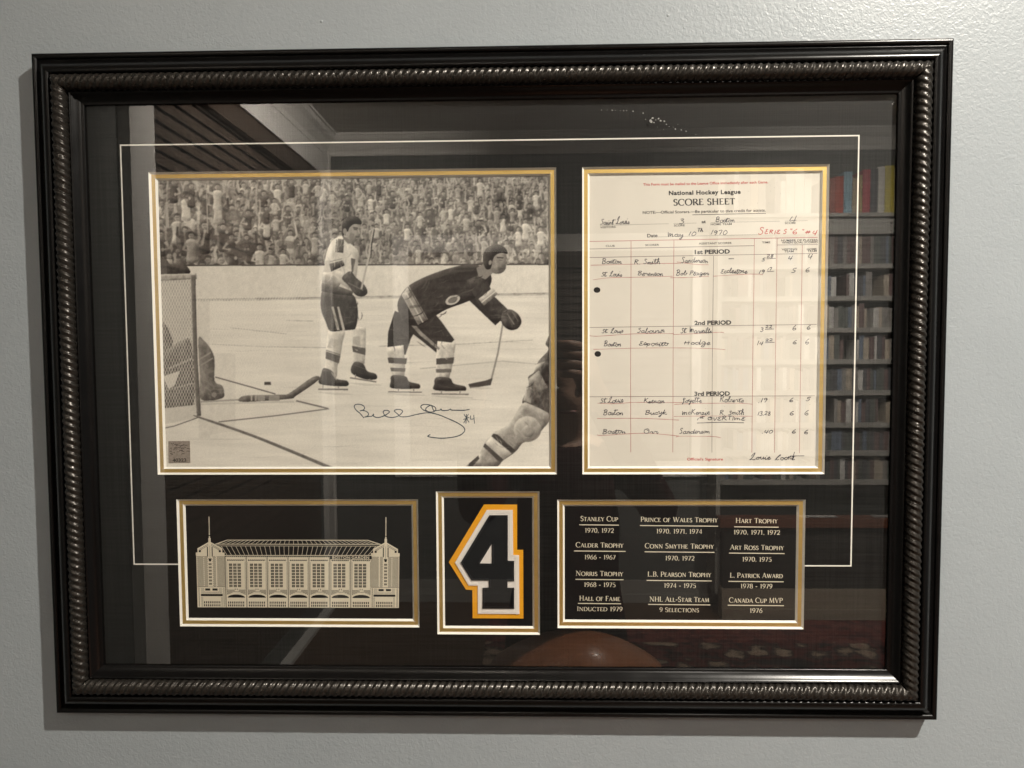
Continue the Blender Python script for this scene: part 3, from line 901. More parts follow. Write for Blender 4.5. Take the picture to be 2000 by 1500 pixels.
class Canvas:
    def __init__(self):
        self.w, self.h = GX * SS, GZ * SS
        self.a = np.full((self.h, self.w), 0.9, np.float32)

    def to(self, pts):
        out = []
        for x, y in pts:
            p = up(x, y, DC)
            out.append(((p.x - PX0) / (PX1 - PX0) * self.w, (PZ1 - p.z) / (PZ1 - PZ0) * self.h))
        return np.array(out)

    def poly(self, pts, tone, alpha=1.0, noise=0.0, raw=False):
        if noise and len(pts) >= 7 and not raw:        # outlines of bodies and cloth are curves
            pts = smooth_line([pts[-1]] + list(pts) + [pts[0], pts[1]], 4)[4:-4]
        q = np.array(pts, float) if raw else self.to(pts)
        x0, y0 = np.maximum(np.floor(q.min(0)).astype(int), 0)
        x1, y1 = np.ceil(q.max(0)).astype(int) + 1
        x1, y1 = min(x1, self.w), min(y1, self.h)
        if x1 <= x0 or y1 <= y0:
            return
        X, Y = np.meshgrid(np.arange(x0, x1) + .5, np.arange(y0, y1) + .5)
        ins = np.zeros(X.shape, bool)
        for i in range(len(q)):
            (ax, ay), (bx, by) = q[i], q[(i + 1) % len(q)]
            if ay == by:
                continue
            c = ((ay > Y) != (by > Y)) & (X < (bx - ax) * (Y - ay) / (by - ay) + ax)
            ins ^= c
        sub = self.a[y0:y1, x0:x1]
        t = tone
        if noise:
            hh, ww = X.shape
            f = 0.75 * low_noise(hh, ww, max(2, hh // 16), max(2, ww // 12)) + 0.55 * low_noise(hh, ww, max(2, hh // 7), max(2, ww // 5))
            t = tone + noise * 1.7 * f
            if noise >= .02 and min(hh, ww) > 12:                       # light from above left models the form
                R = int(max(2, min(12, min(hh, ww) / 7)))
                e = np.pad(ins.astype(np.float32), 2 * R)
                for _ in range(2):
                    cs = np.cumsum(np.pad(e, ((R + 1, R), (0, 0))), 0)
                    e = (cs[2 * R + 1:] - cs[:-2 * R - 1]) / (2 * R + 1)
                    cs = np.cumsum(np.pad(e, ((0, 0), (R + 1, R))), 1)
                    e = (cs[:, 2 * R + 1:] - cs[:, :-2 * R - 1]) / (2 * R + 1)
                gy, gx = np.gradient(e)
                sh = ((gx * .55 + gy * .85) * R * 2.2)[2 * R:-2 * R, 2 * R:-2 * R]
                t = t + sh * (0.30 if tone > .5 else 0.22)
        sub[ins] = (sub * (1 - alpha) + t * alpha)[ins]

    def folds(self, pts, n, tones, w=1.6, ln=16, ang=1.2):
        """creases of cloth: short soft strokes kept inside the outline"""
        P = np.array(pts, float)
        lo, hi = P.min(0), P.max(0)

        def inside(x, y):
            c = False
            for i in range(len(P)):
                (ax, ay), (bx, by) = P[i], P[(i + 1) % len(P)]
                if (ay > y) != (by > y) and x < (bx - ax) * (y - ay) / (by - ay) + ax:
                    c = not c
            return c
        k = 0
        for _ in range(n * 8):
            if k >= n:
                break
            x, y = random.uniform(lo[0], hi[0]), random.uniform(lo[1], hi[1])
            a = ang + random.uniform(-.6, .6)
            l = ln * random.uniform(.5, 1.2)
            q = [(x + l * u * math.cos(a) + bend * 2.5, y + l * u * math.sin(a) + bend * 2.0) for u, bend in ((-.5, 0), (-.2, .8), (.15, .9), (.5, 0))]
            if all(inside(*p) for p in q):
                self.line(q, [.3, w, w * .8, .3], random.choice(tones), random.uniform(.35, .75))
                k += 1

    def ell(self, cx, cy, rx, ry, tone, alpha=1.0, rot=0.0, noise=0.0, n=16):
        c, s = math.cos(rot), math.sin(rot)
        self.poly([(cx + rx * math.cos(t) * c - ry * math.sin(t) * s, cy + rx * math.cos(t) * s + ry * math.sin(t) * c)
                   for t in np.linspace(0, 2 * math.pi, n, endpoint=False)], tone, alpha, noise)

    def line(self, pts, w, tone, alpha=1.0, noise=0.0):
        """a band; w one width or one per point"""
        n = len(pts)
        l, r = [], []
        for i, (x, y) in enumerate(pts):
            a, b = pts[max(0, i - 1)], pts[min(n - 1, i + 1)]
            dx, dy = b[0] - a[0], b[1] - a[1]
            k = math.hypot(dx, dy) or 1
            ww = (w[i] if hasattr(w, '__len__') else w) / 2
            l.append((x - dy / k * ww, y + dx / k * ww))
            r.append((x + dy / k * ww, y - dx / k * ww))
        self.poly(l + r[::-1], tone, alpha, noise)

    def blur(self, k=1, region=None):
        a = self.a if region is None else self.a[region]
        for _ in range(k):
            p = np.pad(a, 1, mode='edge')
            a = (p[:-2, 1:-1] + p[2:, 1:-1] + 2 * p[1:-1, 1:-1]) / 4
            p = np.pad(a, 1, mode='edge')
            a = (p[1:-1, :-2] + p[1:-1, 2:] + 2 * p[1:-1, 1:-1]) / 4
        if region is None:
            self.a = a
        else:
            self.a[region] = a


def low_noise(h, w, cy, cx):
    g = RNG.standard_normal((cy + 3, cx + 3))
    ys, xs = np.linspace(0, cy, h), np.linspace(0, cx, w)
    iy, ix = ys.astype(int), xs.astype(int)
    fy, fx = (ys - iy)[:, None], (xs - ix)[None, :]
    return (g[iy][:, ix] * (1 - fy) * (1 - fx) + g[iy + 1][:, ix] * fy * (1 - fx) + g[iy][:, ix + 1] * (1 - fy) * fx + g[iy + 1][:, ix + 1] * fy * fx)


C = Canvas()
# ice, with the scuffed streaks of skates
C.a[:] = 0.94
C.a += (0.020 * low_noise(C.h, C.w, 60, 9) + 0.014 * low_noise(C.h, C.w, 160, 14) + 0.010 * low_noise(C.h, C.w, 20, 12)).astype(np.float32)
for _ in range(60):
    x, y = random.uniform(330, 1060), random.uniform(600, 900)
    l = random.uniform(25, 130)
    C.line([(x, y), (x + l * .5, y + random.uniform(-1.5, 1.5)), (x + l, y + random.uniform(-4, 4))], [0.3, random.uniform(.6, 1.6), 0.3], random.choice((.72, .78, .98)), 0.5)
# the crowd
C.poly([(290, 335), (1100, 328), (1100, 520), (290, 520)], 0.40, 1, 0.03)
rows = []
y = 336
while y < 524:
    t = (y - 338) / 182
    rows.append((y, 3.5 + 1.6 * t))
    y += 9.0 + 4.5 * t
for y, r0 in rows:
    x = 294 + random.uniform(0, 8)
    while x < 1092:
        near = 1.0 + 0.75 * max(0, min(1, (640 - x) / 260))
        r = r0 * near * random.uniform(.8, 1.15)
        if random.random() < 0.12:
            x += r * random.uniform(2, 4)
            continue
        cx, cy = x, y + random.uniform(-5, 5)
        lum = random.choice((.22, .27, .31, .36, .42, .50, .60, .70)) + random.uniform(-.04, .04)
        skin = random.uniform(.50, .68)
        lean = random.uniform(-.8, .8) * r
        C.poly([(cx - 1.7 * r, cy + 1.7 * r), (cx - .7 * r, cy + .9 * r), (cx + .7 * r, cy + .9 * r), (cx + 1.7 * r, cy + 1.7 * r),
                (cx + 1.5 * r + lean, cy + 6.5 * r), (cx - 1.5 * r + lean, cy + 6.5 * r)], lum, 0.95, 0.05)
        C.poly([(cx - .3 * r, cy + r), (cx + .35 * r, cy + r), (cx + .15 * r, cy + 3 * r)], .74, .7) if random.random() < .35 else None
        if random.random() < .5:
            for sgn in (-1, 1):
                if random.random() < .75:
                    ax = cx + sgn * 1.6 * r
                    hx, hy = ax + sgn * random.uniform(-.8, 1.6) * r, cy - random.uniform(1.5, 4.6) * r
                    C.line([(ax, cy + 2.2 * r), ((ax + hx) / 2 + sgn * .7 * r, (cy + hy) / 2 + .9 * r), (hx, hy)], [1.0 * r, .75 * r, .5 * r], random.choice((lum + .08, skin + .08, skin)), .95)
                    C.ell(hx, hy, .5 * r, .65 * r, skin + .04, .95, 0, 0, 8)
        C.ell(cx, cy, .80 * r, 1.05 * r, skin, .95, random.uniform(-.3, .3), .03, 12)
        C.poly([(cx - .9 * r, cy + .1 * r), (cx - .8 * r, cy - .9 * r), (cx, cy - 1.3 * r), (cx + .8 * r, cy - .9 * r), (cx + .85 * r, cy - .1 * r), (cx + .4 * r, cy - .55 * r), (cx - .4 * r, cy - .5 * r)], random.uniform(.16, .34), .95)
        C.poly([(cx - .6 * r, cy + .0 * r), (cx + .6 * r, cy + .0 * r), (cx + .5 * r, cy + .22 * r), (cx - .5 * r, cy + .22 * r)], .36, .55)
        C.line([(cx - .3 * r, cy + .62 * r), (cx + .3 * r, cy + .62 * r)], .22 * r, .36, .5)
        if random.random() < .05:
            C.ell(cx + random.uniform(-2, 2) * r, cy + random.uniform(1, 3) * r, .8 * r, .5 * r, .88, .9, random.uniform(0, 3), 0, 8)
        x += r * random.uniform(2.2, 3.9)
for k in range(120):
    x = random.uniform(305, 1070)
    y = random.uniform(352, 492)
    near = max(0, min(1, (660 - x) / 280))
    r = (3.3 + 1.0 * (y - 350) / 150) * (1 + .65 * near) * random.uniform(.85, 1.2)
    if abs(x - 685) < 40 and y > 400:
        continue
    lum = random.choice((.66, .72, .60, .78, .22, .18))
    C.ell(x, y + 3 * r, 2.9 * r, 4.4 * r, .24, .55, 0, 0, 14)
    hips = y + random.uniform(6.0, 8.0) * r
    C.poly([(x - 1.6 * r, y + 1.9 * r), (x - .6 * r, y + 1.1 * r), (x + .6 * r, y + 1.1 * r), (x + 1.6 * r, y + 1.9 * r), (x + 1.2 * r, y + 4.5 * r), (x + 1.35 * r, hips), (x - 1.35 * r, hips), (x - 1.2 * r, y + 4.5 * r)], lum, 1, .03)
    for sgn in (-1, 1):
        m_ = random.random()
        ex, ey = x + sgn * random.uniform(2.0, 3.0) * r, y + random.uniform(.6, 3.0) * r
        if m_ < .6:
            hx, hy = ex + sgn * random.uniform(-1.0, .8) * r, y - random.uniform(1.6, 4.2) * r
        else:
            ey = y + 4.2 * r
            hx, hy = x + sgn * .6 * r, y + 4.6 * r
        C.line([(x + sgn * 1.4 * r, y + 2.2 * r), (ex, ey), (hx, hy)], [1.1 * r, .85 * r, .55 * r], lum if random.random() < .5 else .66, 1)
        C.ell(hx, hy, .5 * r, .6 * r, .66, 1, 0, 0, 8)
    C.ell(x, y, .82 * r, 1.1 * r, .64, 1, 0, .02, 14)
    C.poly([(x - .9 * r, y + .1 * r), (x - .85 * r, y - .8 * r), (x, y - 1.35 * r), (x + .85 * r, y - .8 * r), (x + .9 * r, y - .1 * r), (x + .5 * r, y - .55 * r), (x - .5 * r, y - .5 * r)], .14, 1)
    C.line([(x - .5 * r, y + .02 * r), (x + .5 * r, y + .02 * r)], .3 * r, .32, .8)
    C.line([(x - .25 * r, y + .6 * r), (x + .25 * r, y + .6 * r)], .25 * r, .3, .8)
for x0, y0, x1, y1, wd in ((327, 366, 324, 470, 2.2), (404, 372, 406, 456, 2.6), (1068, 352, 1068, 470, 1.2)):
    C.line([(x0, y0), (x1, y1)], wd, .68, .8)
for x, y, a, b, tn in ((410, 352, 26, 10, .30), (455, 420, 16, 12, .27), (470, 492, 22, 9, .34), (560, 478, 20, 8, .34), (640, 440, 12, 12, .34)):
    C.ell(x, y, a, b, tn, .55, .1)
reg = (slice(0, int(C.to([(700, 517)])[0][1])), slice(None))
C.blur(2, reg)
big = C.a[reg]
big += 0.05 * RNG.standard_normal(big.shape)
big += 0.075 * low_noise(*big.shape, 5, 9) + 0.04 * low_noise(*big.shape, 14, 26) + 0.03 * low_noise(*big.shape, 60, 110)
C.a[reg] = 0.46 + (big - 0.44) * 0.92
# boards
C.poly([(280, 519), (1100, 516), (1100, 582), (280, 588)], 0.91, 1, 0.012)
C.line([(280, 519), (680, 517.6), (1100, 516.5)], 2.2, .10)
C.line([(300, 586), (640, 581), (1100, 572)], 3.0, .60, .8, .06)
C.line([(300, 589), (640, 584), (1100, 575)], 1.2, .5, .6, .08)
for x in (520, 770, 1010):
    C.line([(x, 521), (x - 1, 580)], .8, .78, .6)
for pts in ([(560, 626), (612, 627)], [(410, 672), (520, 677), (640, 679)], [(740, 676), (900, 672), (1040, 664)], [(450, 640), (560, 652)], [(820, 720), (980, 705), (1060, 712)]):
    C.line(pts, 1.8, .64, .6, .05)
# goal: net, post, keeper crouched behind it
Z = lambda pts: [(280 + x * .2133, 620 + y * .2133) for x, y in pts]
C.poly([(300, 540), (382, 540), (384, 790), (300, 830)], .70, 1, .012)
C.poly([(313, 505), (326, 508), (334, 516), (352, 510), (362, 516), (370, 535), (313, 538)], .17, 1, .04)
C.poly([(313, 506), (326, 507), (327, 536), (313, 537)], .30, 1)
C.poly([(317, 626), (329, 640), (339, 668), (336, 678), (346, 690), (318, 730)], .30, .95, .03)
C.poly([(338, 676), (358, 664), (375, 672), (379, 790), (350, 800), (318, 800), (318, 700)], .26, .95, .03)
C.line([(330, 720), (376, 700)], 4, .6, .8)
C.line([(326, 762), (378, 748)], 3, .55, .8)
C.poly([(318, 735), (352, 724), (342, 752), (330, 760)], .86, .95)
for k in range(-20, 34):
    a = 300 + k * 5.4
    C.line([(a, 540), (a + 128, 830)], 1.1, .97, .85)
    C.line([(a + 128, 540), (a, 830)], 1.1, .97, .85)
C.poly([(384.5, 530), (700, 530), (700, 850), (388, 850)], .905, 0)
C.poly([(385.5, 588), (410, 588), (410, 855), (388.5, 855)], .90, 1, .012)
C.poly([(385.5, 536), (560, 536), (560, 579), (385.5, 581)], .91, 1, .01)
C.poly([(410, 690), (460, 690), (460, 840), (410, 850)], .90, 1, .012)
C.poly([(290, 800), (388, 790), (392, 815), (290, 834)], .86, 1, .012)
C.line([(290, 842), (340, 832), (388, 815)], 1.8, .38)
C.poly([(313, 536), (384, 534), (385, 545), (313, 549)], .66, 1, .05)
C.line([(378, 537), (382, 700), (389, 812)], 8.5, .36, 1, .03)
C.line([(373, 540), (376, 700), (384, 800)], 1.2, .7, .8)
C.poly(Z([(505, 195), (560, 215), (620, 290), (655, 390), (655, 580), (720, 620), (740, 680), (720, 740), (530, 750), (520, 540)]), .40, 1, .04)
C.line(Z([(520, 380), (620, 320)]), 3.2, .62, .8)
C.line(Z([(525, 440), (640, 370)]), 2.6, .6, .8)
C.ell(*Z([(655, 700)])[0], 9, 9, .28)
C.ell(*Z([(650, 705)])[0], 5, 5, .5)
C.line(Z([(660, 545), (1000, 640), (1210, 700)]), 2.4, .30, .9)
C.line(Z([(690, 955), (1200, 900), (1700, 835)]), 2.2, .36, .9)
C.line(Z([(1400, 762), (1690, 832)]), 3.0, .36, .9)
C.line(Z([(525, 795), (680, 788), (1380, 770)]), 3.4, .74, .6)
C.line(Z([(525, 772), (890, 752)]), 3.6, .66, 1)
C.poly(Z([(880, 740), (960, 712), (1260, 706), (1340, 690), (1555, 543), (1608, 568), (1400, 715), (1330, 745), (920, 772)]), .34, 1, .03)
for a, b, tn in ((985, 1000, .75), (1022, 1040, .7), (1045, 1115, .62), (1150, 1250, .60)):
    C.poly(Z([(a, 712), (b, 710), (b, 762), (a, 764)]), tn, .9)
C.poly(Z([(1108, 590), (1168, 590), (1170, 616), (1108, 618)]), .16, 1)
C.line([(390, 815), (500, 853), (650, 915), (720, 945)], [3.6, 5.2, 6.4, 6.8], .36, .95, .03)
# skater in the light sweater
Q = lambda pts: [(560 + x * .2535, 400 + y * .2535) for x, y in pts]
C.poly(Q([(500, 935), (610, 945), (608, 1090), (600, 1225), (515, 1222), (503, 1090)]), .80, 1, .03)
C.poly(Q([(510, 1020), (560, 1010), (570, 1090), (508, 1080)]), .64, .7)
C.poly(Q([(503, 1085), (608, 1105), (606, 1158), (510, 1132)]), .28)
C.poly(Q([(520, 1212), (590, 1225), (620, 1280), (685, 1302), (690, 1342), (600, 1342), (497, 1292)]), .12, 1, .02)
C.line(Q([(488, 1332), (690, 1364)]), 2.6, .42)
C.line(Q([(530, 1305), (528, 1338)]), 2, .55)
C.line(Q([(640, 1340), (638, 1358)]), 2, .55)
C.poly(Q([(330, 960), (445, 965), (430, 1060), (415, 1160), (390, 1250), (380, 1330), (295, 1330), (295, 1260), (303, 1150), (307, 1050)]), .84, 1, .03)
C.poly(Q([(340, 1030), (410, 1040), (400, 1110), (310, 1100)]), .70, .7)
C.poly(Q([(303, 1128), (414, 1165), (402, 1222), (300, 1185)]), .28)
C.line(Q([(303, 1120), (414, 1155)]), 1.6, .35)
C.poly(Q([(285, 1258), (350, 1280), (385, 1340), (465, 1355), (472, 1392), (400, 1397), (253, 1377), (265, 1310)]), .11, 1, .02)
C.line(Q([(345, 1290), (385, 1350)]), 2.2, .72, .8)
C.line(Q([(243, 1420), (472, 1422)]), 3.0, .42)
C.line(Q([(280, 1385), (278, 1415)]), 2, .6)
C.line(Q([(400, 1395), (400, 1415)]), 2, .6)
C.poly(Q([(285, 655), (400, 680), (505, 690), (540, 760), (548, 860), (530, 950), (505, 962), (430, 968), (335, 972), (300, 900), (268, 820), (262, 730)]), .15, 1, .03)
for a in (0, 42):
    C.poly(Q([(345 + a, 785), (362 + a, 785), (408 + a, 965), (388 + a, 967)]), .74)
C.poly(Q([(372, 262), (440, 243), (492, 300), (546, 350), (552, 420), (535, 560), (505, 610), (505, 690), (380, 660), (268, 640), (276, 560), (288, 500), (300, 400), (330, 310)]), .88, 1, .03)
C.poly(Q([(300, 430), (345, 430), (340, 520), (280, 520)]), .74, .6)
C.poly(Q([(395, 262), (442, 268), (436, 372), (385, 366)]), .34, 1, .03)
C.line(Q([(385, 270), (378, 365)]), 1.4, .4)
C.poly(Q([(328, 455), (432, 428), (447, 468), (342, 516)]), .20, 1, .03)
C.line(Q([(330, 440), (430, 415)]), 1.4, .5)
C.poly(Q([(495, 410), (530, 420), (512, 520), (500, 520)]), .32, 1)
C.poly(Q([(276, 535), (360, 540), (420, 600), (400, 630), (270, 598)]), .62, .9, .03)
C.poly(Q([(270, 600), (400, 628), (510, 668), (505, 702), (380, 690), (268, 664)]), .26, 1, .03)
C.poly(Q([(365, 500), (440, 520), (500, 610), (480, 650), (400, 600)]), .80, .9, .03)
C.poly(Q([(425, 565), (490, 512), (532, 560), (600, 620), (622, 675), (590, 705), (530, 695), (478, 625)]), .16, 1, .05)
C.line(Q([(470, 600), (590, 660)]), 2, .5, .7)
C.line(Q([(575, 650), (632, 400), (668, 175)]), [4, 3.6, 3.6], .72)
C.line(Q([(648, 410), (655, 300), (676, 190)]), [2.2, 2.4, 2.0], .12)
C.poly(Q([(430, 240), (490, 270), (505, 300), (470, 300), (435, 262)]), .46, 1)
C.ell(*Q([(512, 205)])[0], 15, 20, .60, 1, 0, .02)
C.poly(Q([(430, 250), (425, 160), (445, 112), (490, 90), (545, 95), (576, 130), (570, 152), (520, 150), (485, 175), (470, 210), (455, 190), (445, 220)]), .12, 1, .03)
C.ell(*Q([(448, 205)])[0], 4, 6, .56)
C.line(Q([(512, 178), (548, 182)]), 2.4, .16)
C.line(Q([(518, 190), (545, 194)]), 2.2, .24)
C.line(Q([(558, 186), (570, 188)]), 1.4, .3)
C.line(Q([(552, 195), (560, 225)]), 1.6, .76)
C.line(Q([(528, 248), (562, 245)]), 2.4, .28)
C.line(Q([(532, 262), (556, 260)]), 2, .5)
C.poly(Q([(490, 215), (520, 225), (525, 265), (505, 285), (480, 250)]), .46, .8)
# skater in the dark sweater, low over his skates and driving to the right
C.line([(985, 612), (972, 690), (958, 746)], [3.2, 3.4, 3.6], .56)
C.poly([(962, 738), (958, 752), (918, 758), (914, 750), (948, 743)], .22, 1)
C.line([(796, 618), (780, 655), (774, 690)], [54, 46, 36], .09, 1, .018)
C.line([(771, 676), (776, 712), (779, 738)], [34, 30, 22], .80, 1, .04)
C.poly([(757, 698), (795, 700), (793, 711), (759, 709)], .25)
C.poly([(762, 718), (792, 719), (791, 726), (764, 725)], .34)
C.poly([(766, 733), (792, 735), (799, 745), (818, 750), (820, 757), (812, 759), (765, 758), (763, 745)], .12, 1, .02)
C.line([(758, 765), (824, 766)], 2.2, .42)
C.line([(778, 758), (778, 764)], 2, .5)
C.line([(808, 758), (808, 764)], 2, .5)
C.line([(800, 606), (842, 646), (872, 678)], [66, 54, 42], .10, 1, .018)
C.line([(872, 668), (868, 705), (864, 742)], [36, 34, 24], .82, 1, .04)
C.poly([(852, 700), (887, 698), (885, 710), (852, 712)], .25)
C.poly([(851, 721), (882, 720), (881, 727), (852, 728)], .35)
C.poly([(852, 737), (878, 738), (886, 749), (907, 754), (910, 761), (902, 763), (850, 762), (848, 750)], .11, 1, .02)
C.line([(843, 769), (915, 770)], 2.4, .42)
C.line([(862, 762), (862, 769)], 2, .5)
C.line([(898, 762), (898, 769)], 2, .5)
C.line([(792, 618), (822, 652), (858, 682)], [6, 7, 5], .58, .9, .04)
C.line([(915, 540), (930, 580), (975, 628)], [32, 30, 22], .08, 1, .02)
C.poly([(776, 596), (790, 566), (815, 548), (850, 533), (885, 522), (920, 516), (946, 524), (960, 544), (948, 570), (915, 588), (872, 604), (842, 622), (815, 636), (788, 628)], .10, 1, .025)
C.poly([(784, 576), (798, 558), (836, 624), (816, 635)], .60, 1, .05)
C.line([(791, 568), (826, 630)], 2.2, .85)
C.line([(797, 561), (834, 625)], 1.6, .2)
C.line([(800, 600), (870, 590), (930, 560)], 5, .19, .5)
C.line([(832, 545), (890, 530), (925, 526)], 6, .22, .6)
C.ell(884, 586, 15, 9, .80, 1, -.4)
C.ell(884, 586, 10, 5.5, .42, 1, -.4)
C.line([(928, 540), (950, 588), (992, 622)], [38, 34, 25], .12, 1, .03)
C.poly([(934, 584), (962, 562), (972, 574), (945, 597)], .62, 1, .04)
C.line([(940, 591), (968, 569)], 2, .88)
C.poly([(980, 612), (994, 604), (1010, 612), (1018, 628), (1010, 642), (994, 644), (980, 632)], .14, 1, .04)
C.line([(990, 612), (1004, 634)], 2, .55, .8)
C.line([(1000, 608), (1012, 628)], 1.6, .5, .7)
C.poly([(930, 524), (952, 510), (966, 530), (948, 546), (934, 540)], .50, 1)
C.poly([(948, 498), (958, 487), (974, 484), (986, 492), (990, 504), (993, 513), (988, 517), (987, 526), (978, 534), (964, 534), (953, 524)], .58, 1, .04)
C.poly([(944, 516), (943, 498), (952, 484), (970, 477), (986, 484), (991, 496), (980, 494), (968, 498), (962, 508), (958, 524), (950, 526)], .13, 1, .03)
C.ell(957, 513, 3.2, 5, .54, 1, .2)
C.line([(970, 503), (983, 504)], 2.2, .12)
C.line([(974, 508), (981, 509)], 1.4, .3)
C.line([(989, 507), (992, 515), (987, 517)], 1.4, .74)
C.line([(974, 526), (986, 524)], 2.2, .24)
C.poly([(962, 524), (975, 530), (966, 535), (955, 528)], .42, .7)
# a third skater cut off by the right edge
Y = lambda pts: [(680 + x * .2133, 620 + y * .2133) for x, y in pts]
C.poly(Y([(1870, 195), (1805, 240), (1832, 296), (1740, 400), (1700, 500), (1645, 545), (1652, 620), (1590, 780), (1680, 800), (1870, 900)]), .24, 1, .06)
C.poly(Y([(1780, 430), (1870, 400), (1870, 620), (1800, 600), (1755, 520)]), .10, 1, .02)
C.poly(Y([(1650, 560), (1745, 480), (1800, 600), (1830, 640), (1720, 690), (1660, 640)]), .50, 1, .06)
C.poly(Y([(1600, 760), (1640, 620), (1680, 650), (1672, 790)]), .66, 1, .05)
C.poly(Y([(1700, 500), (1720, 430), (1800, 400), (1760, 470)]), .66, .9, .05)
C.poly(Y([(1590, 790), (1680, 800), (1850, 890), (1830, 960), (1780, 1020), (1690, 1125), (1600, 1145), (1530, 1228), (1420, 1305), (1340, 1370), (1095, 1370), (1110, 1330), (1190, 1270), (1240, 1160), (1320, 1060), (1475, 970)]), .58, 1, .04)
C.ell(*Y([(1640, 1020)])[0], 27, 25, .66, .8, 0, .04)
C.ell(*Y([(1650, 1040)])[0], 12, 12, .52, .7, 0, .04)
C.poly(Y([(1330, 1062), (1365, 1070), (1530, 1215), (1500, 1242), (1310, 1085)]), .16, 1)
C.poly(Y([(1290, 1110), (1310, 1090), (1495, 1245), (1420, 1300), (1255, 1150)]), .82, .9, .03)
C.poly(Y([(1250, 1150), (1420, 1298), (1385, 1325), (1235, 1180)]), .22, 1)
C.poly(Y([(1190, 1262), (1200, 1290), (1130, 1370), (1095, 1370), (1105, 1335)]), .20, 1)
for pts, n, tn, w_, l_, an in (
        (Q([(372, 262), (440, 243), (492, 300), (546, 350), (552, 420), (535, 560), (380, 650), (240, 610), (288, 500), (300, 400)]), 22, (.62, .70, .97), 1.8, 20, 1.9),
        (Q([(340, 660), (520, 710), (590, 760), (600, 850), (525, 962), (330, 972), (262, 870)]), 16, (.05, .30, .24), 1.8, 18, 1.5),
        (Q([(330, 960), (445, 965), (415, 1160), (390, 1250), (380, 1330), (295, 1330), (305, 1100)]), 8, (.66, .97), 1.4, 10, .3),
        (Q([(500, 935), (610, 945), (600, 1225), (515, 1222)]), 6, (.64, .95), 1.4, 9, .3),
        ([(768, 586), (790, 556), (850, 528), (915, 520), (950, 532), (956, 562), (925, 592), (868, 628), (815, 640), (790, 625)], 30, (.02, .24, .30, .20), 2.4, 26, 2.4),
        ([(776, 590), (812, 630), (862, 632), (892, 668), (884, 690), (842, 694), (812, 686), (800, 700), (762, 688), (756, 620)], 18, (.03, .26, .20), 2.2, 20, 1.2),
        ([(915, 530), (945, 545), (1000, 610), (985, 630), (940, 590), (908, 560)], 10, (.03, .25), 1.8, 14, 2.2),
        ([(845, 676), (886, 671), (884, 740), (852, 744)], 7, (.62, .96), 1.4, 9, .2),
        (Y([(1640, 560), (1745, 400), (1850, 300), (1850, 880), (1680, 790), (1600, 770)]), 18, (.06, .42, .55), 2.0, 20, 2.0),
        (Y([(1590, 800), (1850, 900), (1700, 1110), (1500, 1220), (1200, 1290), (1320, 1070), (1475, 975)]), 22, (.42, .74, .48), 1.8, 15, .8),
        (Z([(500, 215), (560, 225), (640, 390), (640, 580), (700, 700), (530, 740)]), 14, (.28, .52, .58), 1.6, 14, 1.0)):
    C.folds(pts, n, tn, w_, l_, an)
for x0_, y0_, x1_, y1_, tn in ((622, 766, 690, 770, .74), (684, 748, 745, 752, .76), (756, 768, 830, 772, .74), (842, 773, 925, 777, .72), (915, 756, 962, 758, .76)):
    C.line([(x0_, y0_), ((x0_ + x1_) / 2, (y0_ + y1_) / 2 + 1), (x1_, y1_)], [1, 5, 1], tn, .55)       # darker strips on the ice under the blades
for _ in range(420):
    x, y = random.uniform(400, 1070), random.uniform(600, 905)
    l, a = random.uniform(8, 46), random.choice((random.uniform(-.25, .25), random.uniform(-.9, .9)))
    C.line([(x, y), (x + l * math.cos(a) * .5, y + l * math.sin(a) * .3 + random.uniform(-1, 1)), (x + l * math.cos(a), y + l * math.sin(a) * .6)], [.2, random.uniform(.4, .9), .2], random.choice((.80, .84, 1.0)), .35)
C.blur(2)
img = C.a.reshape(GZ, SS, GX, SS).mean((1, 3))
img = img + 0.020 * RNG.standard_normal(img.shape) + 0.012 * low_noise(GZ, GX, 9, 12)
img = np.clip(img, 0, 1.08)
DARK, LITE = np.array([lin(c) for c in (44, 38, 36)]), np.array([lin(c) for c in (229, 216, 194)])
tone = np.clip(img, 0, 1.05)[..., None]
srgb = np.array([30, 26, 25]) + tone * (np.array([239, 233, 221]) - np.array([30, 26, 25]))
rgb = np.where(srgb / 255 <= .04045, srgb / 255 / 12.92, ((srgb / 255 + .055) / 1.055) ** 2.4)
photo = empty('hockey_photograph', (0.5 * (PX0 + PX1), -DC, PZ0), 'sepia toned signed photograph of a hockey game, largest window of the frame', 'photograph')
xs, zs = np.linspace(PX0, PX1, GX), np.linspace(PZ1, PZ0, GZ)
X, Zg = np.meshgrid(xs, zs)
co = np.stack([X, np.full_like(X, -DC), Zg], -1).reshape(-1, 3)
i = np.arange(GZ - 1)[:, None] * GX + np.arange(GX - 1)[None, :]
quads = np.stack([i + GX, i + GX + 1, i + 1, i], -1).reshape(-1, 4)
me = bpy.data.meshes.new('print_sheet')
me.vertices.add(len(co))
me.vertices.foreach_set('co', co.ravel())
me.loops.add(quads.size)
me.loops.foreach_set('vertex_index', quads.ravel().astype(np.int32))
me.polygons.add(len(quads))
me.polygons.foreach_set('loop_start', np.arange(0, quads.size, 4, dtype=np.int32))
me.polygons.foreach_set('loop_total', np.full(len(quads), 4, np.int32))
me.update(calc_edges=True)
ca = me.color_attributes.new('print_image', 'FLOAT_COLOR', 'POINT')
ca.data.foreach_set('color', np.concatenate([rgb, np.ones((GZ, GX, 1))], -1).reshape(-1).astype(np.float32))
me.materials.append(M['print'])
o = bpy.data.objects.new('print_sheet', me)
COL.objects.link(o)
o.parent = photo
o.matrix_parent_inverse = Matrix.Translation(-photo.location)
